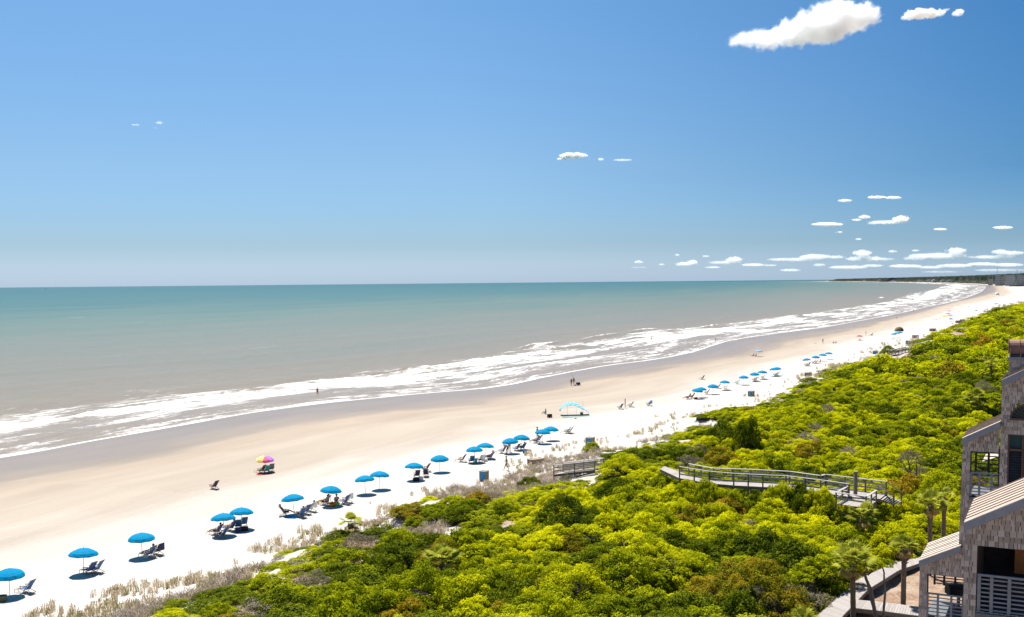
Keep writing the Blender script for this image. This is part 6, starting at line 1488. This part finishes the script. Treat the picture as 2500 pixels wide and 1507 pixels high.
crate(1834, 967, (1.5, .9, 1.0), 'crate with a blue sign panel below the middle umbrellas', True, 60); crate(1973, 919, (1.4, 1.0, .9), 'plain wooden crate below the four far umbrellas', False, 40); crate(2137, 865, (1.6, 1.2, 1.0), 'crate with blue panel at the left of the dune bend', True, 60)
crate(2216, 840, (1.4, 1.2, 1.1), 'blue panelled crate right of the dune bend', True, 60); crate(2235, 826, (2, 1.4, 1.2), 'plain crate above the dune bend', False, 30); crate(2277, 809, (2.2, 1.6, 1.2), 'small distant crate at the edge of the scrub', False, 30); crate(2340, 789, (2.4, 1.6, 1.3), 'farther crate by the scrub, left of two', False, 30); crate(2350, 786, (2.4, 1.6, 1.3), 'farther crate by the scrub, right of two', False, 30)
# tents
def tent(px, py, r_, h, col, label):
    p = on_ground(px, py); t = empty('beach_tent', p, R(30), label, 'tent'); mb = MB(); n = 10
    for k in range(5):
        u = k / 4
        for q in range(n): a = 2 * math.pi * q / n; rr_ = r_ * math.cos(u * math.pi / 2 * .96); mb.v.append((rr_ * math.cos(a), rr_ * .8 * math.sin(a), h * math.sin(u * math.pi / 2)))
    for k in range(4):
        for q in range(n): mb.face([k * n + q, k * n + (q + 1) % n, (k + 1) * n + (q + 1) % n, (k + 1) * n + q])
    mb.face([4 * n + q for q in range(n)]); mb.build('shell', CL[col], t, True); MB().box((0, -r_ * .74, h * .25), (r_ * .6, .05, h * .5)).build('doorway', CL['black'], t)
tent(2195, 809, 2.2, 2.0, 'olive', 'dark olive beach tent on the far white sand'); tent(2434, 720, 3.2, 3, 'white', 'white beach tent near the bay end'); tent(2416, 701, 2, 1.6, 'grey', 'tiny grey shelter far along the bay')
for (x, y, l) in ((2440, 723, 'left'), (2447, 724, 'middle'), (2453, 723, 'right'), (2465, 718, 'far right'), (2480, 716.5, 'rightmost')):
    person(x, y, 'stand', 30, 'navy', 'black', 'tiny dark figure in the farthest beach group, ' + l + ' one', group='tiny figures at the bay end')

# ------------------------------------------------------------------ far shore
random.seed(5)
def world_at(s, t):
    """point t metres inland of the shore at arc length s"""
    k = min(max(np.searchsorted(CUM, s) - 1, 0), len(SEGL) - 1); u = (s - CUM[k]) / SEGL[k]; a = SEGA[k] + SEGD[k] * u; d = SEGD[k] / SEGL[k]
    return a[0] + d[1] * t, a[1] - d[0] * t
s_start = shore_sd([on_z(2399, 698, 0).xy])[0][0]; s_end = shore_sd([on_z(2010, 687.2, 0).xy])[0][0]
ff = []
BIG = [shrub_mesh('far_tree_' + k, k, 420, .16, 400 + i) for i, k in enumerate(('pine', 'pine', 'pine'))]
ss = s_start - 450
while ss < s_end:
    far_k = max(0, (ss - s_start) / (s_end - s_start))
    for r_ in range(9):
        x, y = world_at(ss + random.uniform(-20, 20), 75 + r_ * 26 * (1 + far_k) + random.uniform(-12, 12)); hgt = random.uniform(19, 27) + r_ * 1.0 * (1 - .4 * far_k)
        if r_ == 0: hgt *= .35
        hgt *= (1 - .25 * far_k); w_ = random.uniform(9, 15)
        az = math.atan2(x, y)
        if math.hypot(x, y) < 2150: hgt = min(hgt, 5)
        ff.append((x, y, 2, random.uniform(0, 6), w_, w_, hgt / .8, random.randrange(3)))
    ss += 22 + 18 * far_k
scatter('far_forest', ff, BIG, 'dark green pine forest along the far shore of the bay', 'forest')
CONC = mat('pale_render', (.55, .53, .50), (.45, .43, .40), .8); GREYR = mat('hazed_grey_facade', (.42, .44, .47), (.35, .37, .40), .8); WDARK = mat('dark_windows', (.20, .23, .26), None, .3)  # far block greys are lifted to imitate distance haze
def block(px, py, dep, wd, ht, floors, cols, label, m_=GREYR, base=None):
    p = at_depth(px, py, dep); p.z = 2.5; t = empty('apartment_block', p, -math.atan2(p.x, p.y) , label, 'building', 'blocks behind the far dunes')
    MB().box((0, 0, ht / 2), (wd, 14, ht)).build('wall', m_, t); MB().box((0, 0, ht + .5), (wd * 1.04, 15, 1)).build('roof', CONC, t)
    for f in range(floors):
        MB().box((0, -7.3, (f + .12) * ht / floors), (wd * .98, .8, .35)).build('balcony', CONC, t)
        for c in range(cols): MB().box(((c + .5) * wd / cols - wd / 2, -7.05, (f + .55) * ht / floors), (wd / cols * .6, .2, ht / floors * .55)).build('window', WDARK, t)
block(2436, 690, 1500, 12, 26, 5, 3, 'narrow grey apartment block beside the tall mast on the far shore'); block(2446, 690, 1500, 9, 22, 4, 2, 'low white topped block between two grey ones', CONC); block(2456, 690, 1480, 6, 26, 5, 1, 'slim pale stair tower on the far shore', CONC)
block(2468, 690, 1450, 18, 25, 5, 4, 'wide dark apartment block left of the last one'); block(2493, 690, 1450, 18, 25, 5, 4, 'dark apartment block cut by the right edge'); block(2418, 692, 1600, 12, 15, 3, 3, 'low flat building left of the far blocks', CONC)
for (px, top, lab) in ((2434, 652, 'tallest thin mast rising above the far blocks'), (2482, 658, 'second thin mast near the right edge'), (2422, 672, 'short pale pole left of the tallest mast')):
    p = at_depth(px, 690, 1520); p.z = 2; hz_ = at_depth(px, top, 1520).z - 2
    t = empty('mast', p, 0, lab, 'mast', 'masts over the far shore')
    mb = MB()
    for s in ((-.7, -.5), (.7, -.5), (0, .8)): mb.beam((s[0] * 1.3, s[1] * 1.3, 0), (s[0] * .5, s[1] * .5, hz_), .35, .35)
    for k in range(14): z0 = hz_ * k / 14; mb.beam((-.8, -.5, z0), (.8, -.5, z0 + hz_ / 14), .2, .2); mb.beam((.8, -.5, z0), (0, .8, z0 + hz_ / 14), .2, .2)
    mb.build('lattice', GREYR, t)
for i, (px, dep) in enumerate(((2210, 3600), (2225, 3400), (2258, 3050), (2277, 2900), (2150, 4300), (2120, 4700), (2085, 5200), (2240, 3250))):
    p = at_depth(px, 686, dep); s, d = shore_sd([p.xy]); x, y = world_at(s[0], 62); t = empty('beach_house', (x, y, 2), random.uniform(-.3, .3) - math.atan2(x, y), ['first', 'second', 'third', 'fourth', 'fifth', 'sixth', 'seventh', 'eighth'][i] + ' tiny pale house in front of the far forest', 'house', 'houses on the far spit')
    t['label'] = ['pale house at the right end of the far spit row', 'pale house second from the right on the far spit', 'pale house third from the right on the far spit', 'pale gabled house fourth from the right on the spit', 'tiny house near the thin end of the far spit', 'very tiny house farther out on the far spit', 'farthest tiny house at the tip of the spit', 'small pale house in the middle of the far spit row'][i]; w_, h_ = random.uniform(18, 28), random.uniform(9, 12)
    MB().box((0, 0, h_ / 2), (w_, 14, h_)).build('wall', CONC, t); MB().prism([(-w_ / 2 - 1, -8, h_), (w_ / 2 + 1, -8, h_), (0, -8, h_ + 5)], (0, 16, 0)).build('roof', GREYR, t)
    for k in range(4): MB().box(((k - 1.5) * w_ / 5, -7.1, h_ * .55), (w_ / 9, .3, h_ * .3)).build('window', WDARK, t)
# small whitecaps beyond are part of the sea material; one tiny boat on the horizon
p = on_z(111, 704.6, 0); t = empty('boat', (p.x, p.y, 0) if 0 < p.y < 15000 else (-5200, 11200, 0), .4, 'tiny white boat on the sea horizon at the left', 'boat')
hb = MB(); hb.v = [(-9, -2, 0), (9, -2, 0), (9, 2, 0), (-9, 2, 0), (-11, -2.8, 3), (13, 0, 3.6), (-11, 2.8, 3)]
for f in ((0, 1, 5, 4), (1, 2, 5), (2, 3, 6, 5), (3, 0, 4, 6), (4, 5, 6), (0, 3, 2, 1)): hb.face(list(f))
hb.build('hull', WHITE, t); MB().box((-2, 0, 5), (8, 3.6, 4)).build('cabin', WHITE, t)
